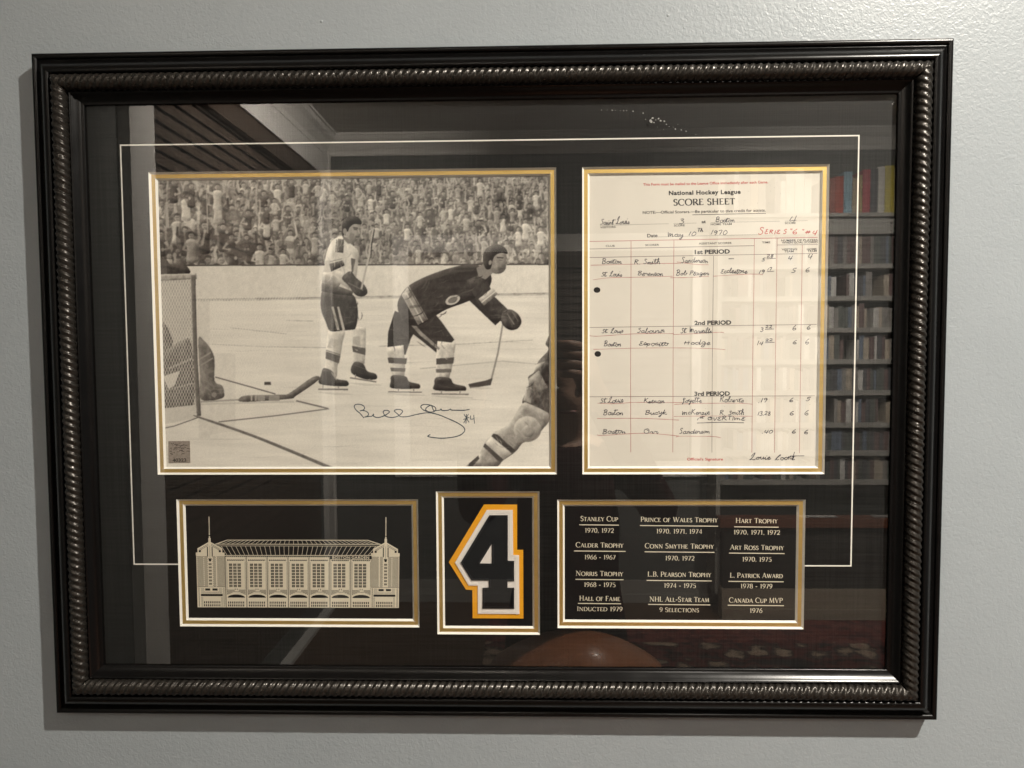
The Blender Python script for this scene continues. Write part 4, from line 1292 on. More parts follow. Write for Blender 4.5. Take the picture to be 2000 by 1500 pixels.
# the pen signature
DS = DC + 0.00006
m = MB()
sig = [[(145, 922), (110, 880), (75, 850), (56, 820), (66, 799), (100, 795), (135, 806), (150, 826), (140, 846), (108, 856), (130, 851), (165, 860), (186, 880), (178, 902), (150, 912), (188, 906), (215, 905), (234, 884), (231, 902),
        (262, 916), (305, 910), (352, 888), (376, 868), (368, 854), (343, 851), (324, 858), (322, 872), (345, 905), (400, 916), (452, 905), (486, 880), (498, 860), (485, 846), (455, 842), (430, 848), (425, 860), (455, 886), (480, 908), (540, 908),
        (620, 890), (700, 875), (760, 875), (830, 892), (900, 920), (980, 955), (1040, 990), (1066, 1020), (1060, 1050), (1020, 1080), (950, 1098), (860, 1106), (780, 1100), (742, 1093), (728, 1087), (752, 1072)],
       [(720, 862), (682, 842), (665, 815), (690, 798), (740, 800), (790, 818), (803, 842), (785, 862), (745, 866), (712, 850), (718, 826), (760, 806), (782, 850), (810, 852), (842, 848), (850, 838), (862, 852), (912, 850), (936, 839), (948, 848), (1010, 850), (1062, 850), (1112, 842)],
       [(1062, 888), (1108, 962)], [(1102, 884), (1058, 968)], [(1084, 884), (1078, 972)], [(1054, 935), (1108, 915)],
       [(1122, 898), (1120, 930), (1154, 928)], [(1150, 892), (1157, 972)]]
for s_ in sig:
    m.stroke(smooth_line(Y(s_), 6), 1.9 if len(s_) > 4 else 1.5, DS, 0.18)
m.build('signature', M['pen_blue'], photo)
# silver sticker with a serial number
m = MB()
m.slab([(328.6, 861.5), (370.8, 861), (371.8, 904), (329.4, 904.8)], DC, DS + 0.00008)
st = m.build('foil_sticker', M['foil'], photo)
m = MB()
text(m, '40323', (337, 902), (364, 901.5), 6.2, DS + 0.00014, 0.03)
for k in range(26):
    x, y = random.uniform(331, 366), random.uniform(864, 888)
    m.stroke(smooth_line([(x, y), (x + random.uniform(1, 4), y + random.uniform(-2, 2)), (x + random.uniform(2, 7), y + random.uniform(-2, 2))], 3), random.uniform(.6, 1.4), DS + 0.00014)
m.build('serial_number', M['foil_dark'], st).matrix_parent_inverse = Matrix.Identity(4)

# ------------------------------------------------------------------ the score sheet
sc = seen['score']
sheet = empty('score_sheet', ((sc[0] + sc[1]) / 2, -DC, sc[2]), 'cream typed and handwritten hockey score sheet with red ruling, at right in the frame', 'score sheet')
g = grow(sc, 0.002)
m = MB()
m.quad((g[0], -DC, g[2]), (g[1], -DC, g[2]), (g[1], -DC, g[3]), (g[0], -DC, g[3]))
m.build('paper', M['paper'], sheet)
D1, D2, D3 = DC + 0.00004, DC + 0.00007, DC + 0.0001
m = MB()
B = 0.022
text(m, 'National Hockey League', (1306.3, 380.8), (1446.7, 378.2), 7.6, D2, 0.040, 1.1)
serif_text(m, 'SCORE SHEET', (1315, 401.3), (1436, 399.1), 12, D2, weight=1.5)
text(m, 'NOTE:\u2014Official Scorers.\u2014Be particular to give credit for assists.', (1255.4, 417.8), (1495.5, 413), 5.2, D2, 0.014)
m.stroke([(1352.3, 419.6), (1496, 416.6)], 1.0, D2)
m.build('printed_heading', M['ink_black'], sheet)
m = MB()
for s_, a, b, h in (('VISITORS', (1172.3, 446), (1202.3, 445), 3.7), ('SCORE', (1316.3, 442.3), (1337.5, 441.8), 3.7), ('HOME TEAM', (1388.2, 440), (1429.2, 439.4), 3.7), ('SCORE', (1532.9, 437.6), (1554.3, 437.2), 3.7),
                    ('CLUB', (1183.1, 482.3), (1200.6, 481.9), 3.6), ('SCORER', (1260.4, 480.5), (1287.3, 479.8), 3.6), ('ASSISTANT SCORER', (1364.8, 477.6), (1429.2, 476.3), 3.6), ('TIME', (1488.3, 475.3), (1504.6, 475), 3.6),
                    ('NUMBER OF PLAYERS', (1525.7, 471.6), (1597, 470.6), 3.8), ('WHEN GOAL SCORED', (1527.3, 475.8), (1597, 474.8), 3.8), ('VISITING', (1526.7, 489), (1556.8, 488.3), 3.6), ('TEAM', (1531.9, 492.9), (1550, 492.5), 3.6),
                    ('HOME', (1576, 488.5), (1595.3, 488.1), 3.6), ('TEAM', (1577.4, 492.2), (1595, 491.8), 3.6)):
    m_ = MB()
    text(m_, s_, a, b, h, D2, 0.012)
    m_.build('printed_caption', M['ink_black'], sheet)
for s_, a, b, h, k_, nm in (('at', (1370.3, 435.8), (1378.8, 435.5), 5.6, 0.025, 'printed_caption'), ('Date', (1264.1, 463.5), (1284.4, 463), 6.4, 0.025, 'printed_caption'), ('1st PERIOD', (1356.9, 496.2), (1425.6, 494.8), 7.6, 0.042, 'period_title'),
                            ('2nd PERIOD', (1356.3, 634.7), (1428.3, 633.6), 7.6, 0.042, 'period_title'), ('3rd PERIOD', (1356.3, 773), (1425.7, 772.3), 7.6, 0.042, 'period_title')):
    m_ = MB()
    text(m_, s_, a, b, h, D2, k_)
    m_.build(nm, M['ink_black'], sheet)
for (xa, ya), (xb, yb) in (((1172, 440.4), (1306.6, 436.9)), ((1316, 436.7), (1361, 435.6)), ((1388.2, 434.8), (1523.4, 432)), ((1533.2, 431.8), (1578, 431.1)), ((1285, 462.7), (1482.5, 458))):
    n = int((xb - xa) / 2.1)
    for k in range(n):
        t = k / n
        x, y = xa + (xb - xa) * t, ya + (yb - ya) * t
        m.stroke([(x, y), (x + 1.0, y)], .8, D2)
m.build('dotted_line', M['ink_black'], sheet)
m = MB()
text(m, 'This Form must be mailed to the League Office immediately after each Game.', (1256.3, 362.8), (1500.4, 358), 4.9, D2, 0.014)
m.build('red_notice', M['ink_red'], sheet)
m = MB()
text(m, "Official's Signature", (1342, 899.3), (1412, 899.3), 5.0, D2, 0.016)
m.build('signature_caption', M['ink_red'], sheet)
m = MB()
m.stroke([(1150.4, 471.6), (1597, 463.5)], 1.3, D1)
for pts in ([(1232.5, 470.6), (1232.4, 560), (1231.6, 740), (1232, 883.3)], [(1316.3, 469.4), (1316, 500), (1314.7, 690), (1314, 883.3)],
            [(1473.4, 465.8), (1472.4, 560), (1470.3, 690), (1468.4, 884)], [(1517.8, 465), (1516.6, 560), (1514.7, 690), (1512.7, 884)], [(1567, 478.5), (1564, 690), (1561.3, 885)]):
    m.stroke(pts, 1.05, D1, .2)
for pts in ([(1154, 518), (1232, 516), (1300, 514.5), (1330, 514.5)], [(1322, 511.6), (1360, 516.5), (1384, 517)], [(1158, 546.5), (1190, 542.5), (1240, 541.5), (1314, 539.5)], [(1309, 542.5), (1345, 542), (1384, 539.5)], [(1393, 539.5), (1460, 535.5), (1490, 536)],
            [(1151, 655.5), (1170, 656.5), (1240, 652), (1316, 651.5)], [(1314, 653.5), (1360, 651.5), (1405, 649), (1414, 650)], [(1159, 682.5), (1240, 680), (1330, 679.5), (1390, 681), (1417, 683)],
            [(1167, 787.5), (1200, 788.5), (1240, 786), (1290, 786.5), (1333, 786)], [(1317, 789.8), (1360, 788), (1440, 787.5), (1470, 789.5)], [(1166, 817.5), (1240, 817), (1290, 818.5), (1326, 820.5)], [(1316, 813.5), (1380, 812.5), (1470, 813)],
            [(1166, 849), (1176, 850.5), (1232, 847), (1270, 846.5), (1326, 851.5)], [(1320, 854), (1330, 852), (1390, 852.5), (1408, 855)]):
    m.stroke(smooth_line(pts, 5), 1.0, D1, .3)
m.build('red_ruling', M['ink_rule'], sheet)
m = MB()
for pts in ([(1150.4, 486.3), (1472.7, 479.8)], [(1517.8, 478.5), (1597, 477.6)], [(1150, 503), (1596.7, 494.9)], [(1149.3, 639.6), (1595.3, 633.6)], [(1149.3, 775), (1592, 773)], [(1393.7, 500), (1391.3, 690), (1390.4, 884)]):
    m.stroke(pts, .95, D1, .2)
m.build('grey_ruling', M['ink_grey'], sheet)
m = MB()
m.poly([(1166 + 6.6 * math.cos(t), 566.4 + 5.6 * math.sin(t)) for t in np.linspace(0, 2 * math.pi, 24)[:-1]], D1)
m.build('punch_hole', M['card'], sheet)
m = MB()
m.poly([(1167.5 + 6.4 * math.cos(t), 691.3 + 5.6 * math.sin(t)) for t in np.linspace(0, 2 * math.pi, 24)[:-1]], D1)
m.build('punch_hole', M['card'], sheet)
m = MB()


def H(s_, a, b, y, x=4.6, w=1.18, **k):
    m_ = MB()
    hand(m_, s_, a, b, y, x, D3, w, **k)
    m_.build('handwritten_entry', M['pen'], sheet)


H('Saint Louis', 1172, 1229, 439.5, 5.2, dy=-1.5)
H('3', 1326, 1336, 436, 5.4)
H('Boston', 1397, 1435, 434, 4.6)
H('4', 1540, 1555, 435, 8)
H('May', 1303, 1334, 462.5, 4.4)
H('10', 1344, 1359, 460.5, 4.2)
H('Th', 1361, 1373, 453, 3.2)
H('1970', 1387, 1420, 459, 4.2)
for wd, a, b, y in (('Boston', 1175, 1214, 514.5), ('R. Smith', 1238, 1289, 515.5), ('Sanderson', 1330, 1383, 513), ('St. Louis', 1174, 1214, 540), ('Berenson', 1245, 1295, 538.5), ('Bob Plager', 1320, 1384, 537.5), ('Ecclestone', 1407, 1459, 533.5),
                    ('St. Louis', 1175, 1217, 650), ('Sabourin', 1244, 1298, 650), ('St. Marseille', 1329, 1390, 650), ('Boston', 1179, 1213, 676), ('Esposito', 1247, 1305, 675), ('Hodge', 1335, 1387, 673.5),
                    ('St Louis', 1171, 1217, 786.5), ('Keenan', 1257, 1298, 787), ('Goyette', 1331, 1370, 785.5), ('Roberts', 1405, 1452, 785), ('Boston', 1178, 1217, 810), ('Bucyk', 1259, 1302, 809.5), ('McKenzie', 1331, 1386, 810), ('R. Smith', 1405, 1453, 810),
                    ('Boston', 1176, 1222, 847), ('Orr', 1256, 1285, 846.5), ('Sanderson', 1326, 1386, 846.5)):
    H(wd, a, b, y, 4.5)
H('-', 1421, 1434, 508, 4)
for a, y, big, bx, sm_, sx in ((0, 510, '5', (1487, 1494), '28', (1497, 1511)), (0, 535, '19', (1481, 1494), '17', (1498, 1508)), (0, 648, '3', (1484, 1491), '22', (1494, 1508)), (0, 674, '14', (1478, 1490), '22', (1494, 1509))):
    H(big, *bx, y, 3.4)
    H(sm_, *sx, y - 7, 2.7)
    m_ = MB()
    m_.stroke([(sx[0], y - 4.5), (sx[1] + 4, y - 5.5)], 1.0, D3)
    m_.build('pen_underline', M['pen'], sheet)
H('.19', 1480, 1499, 786, 3.4)
H('13,28', 1479, 1505, 811, 3.4)
H('.40', 1487, 1509, 847, 3.6)
for ch, a, y in (('4', 1538, 508), ('4', 1577, 506), ('5', 1545, 533), ('6', 1572, 532), ('6', 1546, 645), ('6', 1574, 644), ('6', 1547, 672), ('6', 1571, 672), ('6', 1540, 785), ('5', 1573, 783), ('6', 1541, 811), ('6', 1570, 810), ('6', 1545, 846), ('6', 1569, 847)):
    H(ch, a, a + 9.5, y, 4.6)
H('1', 1361, 1364, 821, 2.6)
H('st', 1366, 1374, 817, 2.2)
H('OVERTIME', 1381, 1456, 820.5, 3.2)
m.stroke([(1361, 826.2), (1410, 824.6), (1453, 825.8)], 1.2, D3)
m.build('pen_underline', M['pen'], sheet)
m = MB()
hand(m, 'Louie', 1464, 1505, 897.5, 4.8, D3, 1.3)
hand(m, 'Coont', 1513, 1552, 897.5, 4.8, D3, 1.3)
m.stroke([(1543, 890.5), (1571, 890.3)], 1.1, D3)
m.stroke([(1552, 882.5), (1547, 898)], 1.2, D3)
m.build('official_signature', M['pen'], sheet)
m = MB()
for _ in range(46):
    x, y = random.choice(((random.uniform(1420, 1530), random.uniform(355, 420)), (random.uniform(1160, 1590), random.uniform(360, 900))))
    m.stroke([(x, y), (x + random.uniform(.4, 1.1), y + .3)], random.uniform(.4, .9), D3)
tag(m.build('ink_speck', M['ink_grey'], sheet), kind='stuff')
m = MB()
hand(m, 'S', 1480, 1492, 457, 5.6, D3, 1.5)
for s_, a, b, hh in (('E', 1493, 1500, 4.2), ('R', 1502, 1510, 4.2), ('I', 1511, 1515, 4.2), ('E', 1516, 1524, 4.0), ('S', 1529, 1537, 4.0), ('"', 1541, 1546, 5.0), ('6', 1546, 1558, 5.0), ('"', 1563, 1569, 5.6), ('#', 1573, 1583, 3.6), ('4', 1586, 1596, 4.4)):
    hand(m, s_, a, b, 457 if s_ != '4' else 459, hh, D3, 1.5)
m.build('red_handwriting', M['pen_red'], sheet)

# ------------------------------------------------------------------ drawing of the old arena
ar = seen['arena']
arena = empty('arena_drawing', ((ar[0] + ar[1]) / 2, -DC, ar[2]), 'cream line drawing of a towered arena on black card, lower left window', 'picture')
g = grow(ar, 0.002)
m = MB()
m.quad((g[0], -DC, g[2]), (g[1], -DC, g[2]), (g[1], -DC, g[3]), (g[0], -DC, g[3]))
m.build('card', M['card'], arena)
E1, E2, E3 = DC + 0.00004, DC + 0.00007, DC + 0.0001
cr, bk = MB(), MB()
MIDX = 581.6


def wx(x, y):
    """the drawing leans with the picture's perspective"""
    t = (x - 384) / 398
    return x + (y - 1085) / 100 * (2.6 * (1 - t) - 0.9 * t), y + 1.4 * t


def rc(mbx, x0, y0, x1, y1, d):
    mbx.poly([wx(x0, y0), wx(x1, y0), wx(x1, y1), wx(x0, y1)], d)


def ln(mbx, x0, y0, x1, y1, w, d):
    mbx.stroke([wx(x0, y0), wx(x1, y1)], w, d)


zz = lambda x, y: (330 + x * .18665, 960 + y * .18665)
# roof
ln(cr, 444, 1054.6, 719, 1054.0, 1.3, E1)
ln(cr, 421, 1062.6, 744, 1062.0, 1.2, E1)
ln(cr, 424, 1066, 741, 1065.4, .8, E1)
ln(cr, 434, 1084.6, 728, 1083.6, 1.3, E1)
ln(cr, 421, 1062.6, 444, 1054.6, 1.1, E1)
ln(cr, 719, 1054.0, 744, 1062.0, 1.1, E1)
n = 34
for k in range(n + 1):
    t = k / n
    a, b, c = 446 + 271 * t, 424 + 318 * t, 433 + 296 * t + (t - .5) * 10
    ln(cr, a, 1054.4, b + (t - .5) * -2, 1062.4, .75, E1)
    ln(cr, b + (t - .5) * 2, 1066, max(438, min(725, c - (t - .5) * 14)), 1084, .75, E1)
# seven bays
bw = (726 - 439.6) / 7
for k in range(7):
    x0 = 439.6 + bw * k
    x1 = x0 + bw
    rc(cr, x0 + .9, 1088.5, x1 - .9, 1186, E1)
    rc(bk, x0 + 3.5, 1092.5, x1 - 3.5, 1094.9, E2)
    for q in range(8):
        cx = x0 + 5 + q * (bw - 9) / 8
        ln(cr, cx + 1.6, 1092.5, cx + 3.0, 1094.9, .9, E3)
    for q in range(3):                                     # window grid
        wx0 = x0 + 7.2 + q * 8.4
        for r in range(8):
            yy = 1100.4 + r * 5.9
            for e in range(3):
                rc(bk, wx0 + e * 2.2, yy, wx0 + e * 2.2 + 1.75, yy + 4.7, E2)
    for q in (x0 + 2.3, x1 - 3.0):                           # brick edges
        for r in range(34):
            rc(bk, q, 1097 + r * 1.9, q + 1.1, 1097.9 + r * 1.9, E2)
    for r in range(6):                                      # brick spandrel over the arch
        for q in range(22):
            xx, yy = x0 + 3 + q * (bw - 6) / 22 + (r % 2) * .6, 1151.5 + r * 1.75
            if abs(xx - (x0 + bw / 2)) > 3.6 + (5.5 - r) * .1 or r > 1:
                if yy < 1157.5 + ((xx - x0 - bw / 2) / (bw / 2)) ** 2 * 8 - 2.0:
                    rc(bk, xx, yy, xx + 1.2, yy + 1.1, E2)
    for q in (-2.6, 1.4):
        rc(bk, x0 + bw / 2 + q, 1149.3, x0 + bw / 2 + q + 1.2, 1152.2, E3)
    cxm, rx = x0 + bw / 2, bw / 2 - 3.2
    bk.poly([wx(cxm - rx, 1167)] + [wx(cxm + rx * math.cos(t), 1167 - 6.2 * math.sin(t)) for t in np.linspace(math.pi, 0, 13)[1:-1]] + [wx(cxm + rx, 1167)], E2)
    for r in range(2):
        for q in range(9):
            xx = x0 + 4 + q * (bw - 7.6) / 9
            rc(bk, xx, 1174.5 + r * 5.7, xx + 2.1, 1178.6 + r * 5.7, E2)
    ln(bk, x0, 1085.5, x0, 1187, 1.4, E2)
    ln(cr, x0 - .2, 1086, x0 - .2, 1187, .4, E3)
rc(cr, 439, 1086.2, 726, 1089, E1)
for k in range(70):
    rc(bk, 440 + k * 4.08, 1086.3, 442.6 + k * 4.08, 1087.6, E2)
# sign band on the two bays at right
rc(bk, 643, 1084.6, 726, 1091.4, E2)


def tower(sg, ox):
    X = lambda x: ox + sg * (x - 409.9)

    def r_(mbx, x0, y0, x1, y1, d):
        a, b = sorted((X(x0), X(x1)))
        rc(mbx, a, y0, b, y1, d)
    r_(cr, 383.3, 1085, 438.6, 1186, E1)
    r_(cr, 382.6, 1079, 438.8, 1085, E1)
    cr.poly([wx(X(386), 1079), wx(X(386), 1071), wx(X(408), 1058.5), wx(X(412), 1058.5), wx(X(434.5), 1070.5), wx(X(434.5), 1079)][::1 if sg > 0 else -1], E1)
    for a, b in (((389, 1073.5), (407, 1062.6)), ((390.5, 1075), (407, 1065.2))):
        ln(bk, X(a[0]), a[1], X(b[0]), b[1], .7, E2)
        ln(bk, X(819.8 - a[0]), a[1], X(819.8 - b[0]), b[1], .7, E2)
    r_(bk, 388.5, 1074.5, 392.5, 1078.5, E2)
    r_(bk, 427.5, 1074.5, 431.5, 1078.5, E2)
    r_(bk, 404.4, 1068, 406.3, 1087, E2)
    r_(bk, 413.6, 1068, 415.5, 1087, E2)
    bk.poly([wx(X(406.6), 1090.5), wx(X(413.4), 1090.5), wx(X(411.6), 1096.5), wx(X(408.4), 1096.5)], E3)
    r_(cr, 407.6, 1051, 412.3, 1092, E3)
    ln(bk, X(410), 1066, X(410), 1091, .5, E3 + 0.00002)
    cr.stroke([wx(X(409.9), 1052), wx(X(409.9), 1040), wx(X(409.9), 1008.8)], [2.6, 1.9, 1.5], E1)
    r_(bk, 408.6, 1045, 411.2, 1047, E2)
    ln(bk, X(409.9), 1044, X(409.9), 1020, .35, E2)
    for r in range(31):                                     # brickwork
        for q in range(24):
            xx = 384.6 + q * 2.27 + (r % 2) * 1.0
            yy = 1086.4 + r * 1.93
            if 405 < xx < 414.5 or 396.5 < xx < 398 or 420.5 < xx < 422:
                continue
            r_(bk, xx, yy, xx + 1.55, yy + 1.15, E2)
    for r in range(7):
        for e in range(3):
            r_(bk, 407.2 + e * 2.0, 1099.8 + r * 6.4, 408.6 + e * 2.0, 1103.6 + r * 6.4, E2)
    ln(bk, X(384), 1146.2, X(438), 1146.2, .6, E2)
    r_(cr, 397.5, 1148, 425.5, 1154.5, E3)
    r_(bk, 399.2, 1149.2, 409, 1153.4, E3 + 0.00002)
    r_(bk, 413.4, 1149.2, 423.6, 1153.4, E3 + 0.00002)
    r_(bk, 390.5, 1160, 433.4, 1164.2, E2)
    for r in range(19):
        for q in (386, 435):
            r_(bk, q, 1148 + r * 1.95, q + 1.8, 1149.1 + r * 1.95, E2)
    for r in range(6):
        for q in range(20):
            xx = 391 + q * 2.1 + (r % 2)
            if not 396.5 < xx < 425.5 or r > 3:
                r_(bk, xx, 1148.6 + r * 1.85, xx + 1.1, 1149.5 + r * 1.85, E2)
    for r in range(2):
        for q in range(9):
            r_(bk, 396.3 + q * 3.75, 1174.2 + r * 5.8, 398.3 + q * 3.75, 1178.4 + r * 5.8, E2)
    for r in range(10):
        for q in (391.5, 393.4, 430.6, 432.5):
            r_(bk, q, 1166 + r * 1.95, q + 1, 1167 + r * 1.95, E2)


tower(1, 409.9)
tower(-1, 753.3)
text(cr, 'BOSTON GARDEN', wx(649, 1090.4), wx(721, 1090.4), 5.0, E3, 0.02, 1.1)
dr = cr.build('line_drawing', M['cream'], arena)
bk.build('dark_detail', M['card'], dr).matrix_parent_inverse = Matrix.Identity(4)

# ------------------------------------------------------------------ the sewn number
pc = seen['patch']
pb = MB()
g = grow(pc, 0.002)
pb.quad((g[0], -DC, g[2]), (g[1], -DC, g[2]), (g[1], -DC, g[3]), (g[0], -DC, g[3]))
o = pb.build('window_card', M['card'], frame)
patch = empty('number_patch', up(950, 1208, DC), 'sewn fabric number 4 in black, white and gold felt, in the middle bottom window', 'number patch')
V = lambda pts: [(840 + x * .2, 950 + y * .2) for x, y in pts]
ORG = V([(525, 178), (850, 180), (850, 622), (909, 622), (912, 1290), (416, 1288), (413, 1012), (350, 1008), (183, 740)])
WHT = V([(555, 232), (805, 232), (810, 672), (867, 675), (870, 1245), (468, 1243), (467, 968), (378, 967), (245, 745)])
BLK = V([(580, 283), (758, 283), (758, 728), (820, 730), (820, 925), (755, 925), (755, 992), (820, 992), (820, 1193), (514, 1193), (514, 992), (575, 990), (573, 918), (405, 918), (300, 745)])
HOLE = V([(603, 562), (603, 755), (485, 753)])
t0, t1, t2, t3 = DC, DC + 0.0009, DC + 0.0015, DC + 0.0021
m = MB()
m.slab(ORG, t0, t1)
m.build('gold_felt_layer', M['orange'], patch)
m = MB()
m.slab(WHT, t1, t2)
m.build('white_layer', M['white_twill'], patch)
m = MB()
m.slab(BLK, t2, t3, [HOLE])
m.build('black_layer', M['black_twill'], patch)


def stitches(m, loop, inw, gap, ln_, d, slant, width):
    """a row of little raised stitches along a loop, inw pixels inside its edge"""
    n = len(loop)
    area = sum(loop[i][0] * loop[(i + 1) % n][1] - loop[(i + 1) % n][0] * loop[i][1] for i in range(n))
    sg = 1 if area > 0 else -1
    for i in range(n):
        a, b = loop[i], loop[(i + 1) % n]
        dx, dy = b[0] - a[0], b[1] - a[1]
        L = math.hypot(dx, dy)
        ux, uy = dx / L, dy / L
        nx, ny = -uy * sg, ux * sg
        k = 0
        while k < L:
            j = random.uniform(-.15, .15)
            x, y = a[0] + ux * k + nx * inw, a[1] + uy * k + ny * inw
            e = (x + nx * (ln_ + j) + ux * slant, y + ny * (ln_ + j) + uy * slant)
            wx_, wy_ = ux * width / 2, uy * width / 2
            h = 0.00028
            p = [up(x - wx_, y - wy_, d), up(x + wx_, y + wy_, d), up(e[0] + wx_, e[1] + wy_, d), up(e[0] - wx_, e[1] - wy_, d)]
            q = [up(x + nx * .5, y + ny * .5, d + h), up(e[0] - nx * .5, e[1] - ny * .5, d + h)]
            m.add(p + q, [(0, 1, 4), (1, 2, 5, 4), (2, 3, 5), (3, 0, 4, 5), (0, 4, 1)])
            k += gap


m = MB()
stitches(m, WHT, -.6, 1.75, 6.6, t2 + 0.00002, 1.2, 1.2)
m.build('white_stitching', M['thread_w'], patch)
m = MB()
stitches(m, BLK, -.5, 1.8, 4.6, t3 + 0.00002, .8, 1.1)
stitches(m, HOLE[::-1], -4.4, 1.8, 4.4, t3 + 0.00002, .8, 1.1)
m.build('black_stitching', M['thread_b'], patch)

# ------------------------------------------------------------------ the list of awards
aw = seen['award']
award = empty('award_list', ((aw[0] + aw[1]) / 2, -DC, aw[2]), 'black card listing hockey trophies and years in cream serif capitals, lower right window', 'plaque')
g = grow(aw, 0.002)
m = MB()
m.quad((g[0], -DC, g[2]), (g[1], -DC, g[2]), (g[1], -DC, g[3]), (g[0], -DC, g[3]))
m.build('card', M['card'], award)
for s_, xa, xb, y, ua, ub, yu, t_, da, db, yd in (
        ('Stanley Cup', 1133.6, 1207, 1017.9, 1131.3, 1208.8, 1025.3, '1970, 1972', 1142, 1199, 1040.3),
        ('Prince of Wales Trophy', 1251.2, 1401.8, 1019.6, 1250, 1402.4, 1027.1, '1970, 1971, 1974', 1281.6, 1371.3, 1042),
        ('Hart Trophy', 1436.7, 1518.9, 1021.6, 1434, 1520.7, 1029.3, '1970, 1971, 1972', 1432.6, 1523.5, 1044),
        ('Calder Trophy', 1124.4, 1217.7, 1069.2, 1120.9, 1221.9, 1076.5, '1966 - 1967', 1141.2, 1202.3, 1092.5),
        ('Conn Smythe Trophy', 1259.4, 1394.3, 1071.2, 1259, 1395.4, 1078.3, '1970, 1972', 1299, 1356.4, 1094.5),
        ('Art Ross Trophy', 1425.7, 1531, 1073.9, 1423.8, 1532.3, 1080.7, '1970, 1975', 1449.4, 1507.1, 1096.7),
        ('Norris Trophy', 1124.4, 1217.2, 1124.8, 1124, 1217.7, 1131.9, '1968 - 1975', 1140.3, 1202.3, 1146.3),
        ('L.B. Pearson Trophy', 1264.8, 1389.1, 1126.5, 1263, 1390, 1134.1, '1974 - 1975', 1296.5, 1359.2, 1148),
        ('L. Patrick Award', 1425.7, 1528.8, 1128.6, 1422.9, 1530.6, 1135.9, '1978 - 1979', 1446, 1508.6, 1149.1),
        ('Hall of Fame', 1131.3, 1211.2, 1173.5, 1128.9, 1213, 1178.9, 'Inducted 1979', 1126.7, 1215.9, 1193.5),
        ('NHL All-Star Team', 1268.5, 1384.8, 1175.4, 1266, 1387.2, 1181, '9 Selections', 1288.1, 1365.4, 1195.4),
        ('Canada Cup MVP', 1423.8, 1528.8, 1177.1, 1421.4, 1531, 1182.5, '1976', 1464, 1489, 1196.8)):
    k = 0.009
    m = MB()
    serif_text(m, s_, (xa, y - k * (xb - xa) / 2), (xb, y + k * (xb - xa) / 2), 9.6, E2, 7.6, 1.05)
    m.build('award_title', M['cream'], award)
    m = MB()
    serif_text(m, t_, (da, yd - k * (db - da) / 2), (db, yd + k * (db - da) / 2), 8.6, E2, 7.4, 1.05)
    m.build('award_years', M['cream'], award)
    mr = MB()
    mr.stroke([(ua, yu - k * (ub - ua) / 2), (ub, yu + k * (ub - ua) / 2)], 1.7, E2)
    mr.build('underline', M['cream'], award)


# ------------------------------------------------------------------ small flaws of the wall
m = MB()
for px, py in ((628, 42), (1305, 30), (1336, 54)):
    p = up(px, py, -WD)
    r = 0.0016 if px != 1336 else 0.0008
    ring = [(p.x + r * math.cos(t) * random.uniform(.7, 1.1), WD, p.z + r * math.sin(t) * random.uniform(.7, 1.1)) for t in np.linspace(0, 2 * math.pi, 10)[:-1]]
    n = len(ring)
    m.add(ring + [(p.x, WD - r * 0.8, p.z + r * .3)], [(i, (i + 1) % n, n) for i in range(n)])
tag(m.build('paint_drip', M['wall'], None, True), kind='structure')

# ------------------------------------------------------------------ things that show only as reflections in the glass
def wood_bookcase():
    x0, x1 = mir(1400, 700, 3.4).x, 2.45
    y0, y1 = YFAR + 0.002, YFAR + 0.20
    o = empty('bookcase', ((x0 + x1) / 2, y0, FLOOR), 'tall white bookcase packed with books, mirrored at the right of the glass', 'bookcase')
    m = MB()
    z = [mir(1650, yy, 3.4).z for yy in (425, 515, 578, 640, 702, 763, 826, 881, 938, 1030)]
    zb = mir(1650, 1160, 3.4).z
    top = z[0]
    m.box(x0, x0 + 0.025, y0, y1, zb, top)
    m.build('side_panel', M['shelf'], o)
    m = MB()
    m.box(x1 - 0.025, x1, y0, y1, zb, top)
    mid = mir(1590, 700, 3.4).x
    m.build('side_panel', M['shelf'], o)
    m = MB()
    m.box(x0 + 0.025, x1 - 0.025, y0, y0 + 0.01, zb, top)
    m.build('back_panel', M['room_wall'], o)
    for i, zz_ in enumerate(z):
        m = MB()
        th = 0.09 if i == 0 else 0.026
        m.box(x0 + 0.026, x1 - 0.026, y0 + 0.011, y1 - (0 if i == 0 else 0.004), zz_ - th, zz_)
        if i == 0:
            m.box(x0 - 0.02, x1 + 0.02, y0, y1 + 0.03, zz_ + 0.001, zz_ + 0.02)
        m.build('shelf', M['shelf'], o)
    return x0, x1, y0, y1, z


bx0, bx1, by0, by1, bz = wood_bookcase()
BOOKC = [(0.42, 0.16, 0.13), (0.45, 0.09, 0.06), (0.30, 0.48, 0.58), (0.50, 0.40, 0.27), (0.45, 0.08, 0.10), (0.10, 0.10, 0.11), (0.62, 0.60, 0.55), (0.55, 0.46, 0.07), (0.66, 0.63, 0.55), (0.42, 0.33, 0.16), (0.14, 0.20, 0.30), (0.12, 0.14, 0.12), (0.30, 0.27, 0.24), (0.20, 0.11, 0.10)]
BV_ = [mat('bright_book_cloth', c, 0.55, var=0.25, vscale=45) for c in BOOKC]
BM = [mat('book_cloth', tuple(0.62 * v_ + 0.38 * sum(c) / 3 for v_ in c), 0.6, var=0.35, vscale=45) for c in BOOKC]
CN = ['dull pink', 'red', 'pale blue', 'tan', 'crimson', 'black', 'white', 'yellow', 'ivory', 'ochre', 'navy', 'dark green', 'taupe', 'maroon']


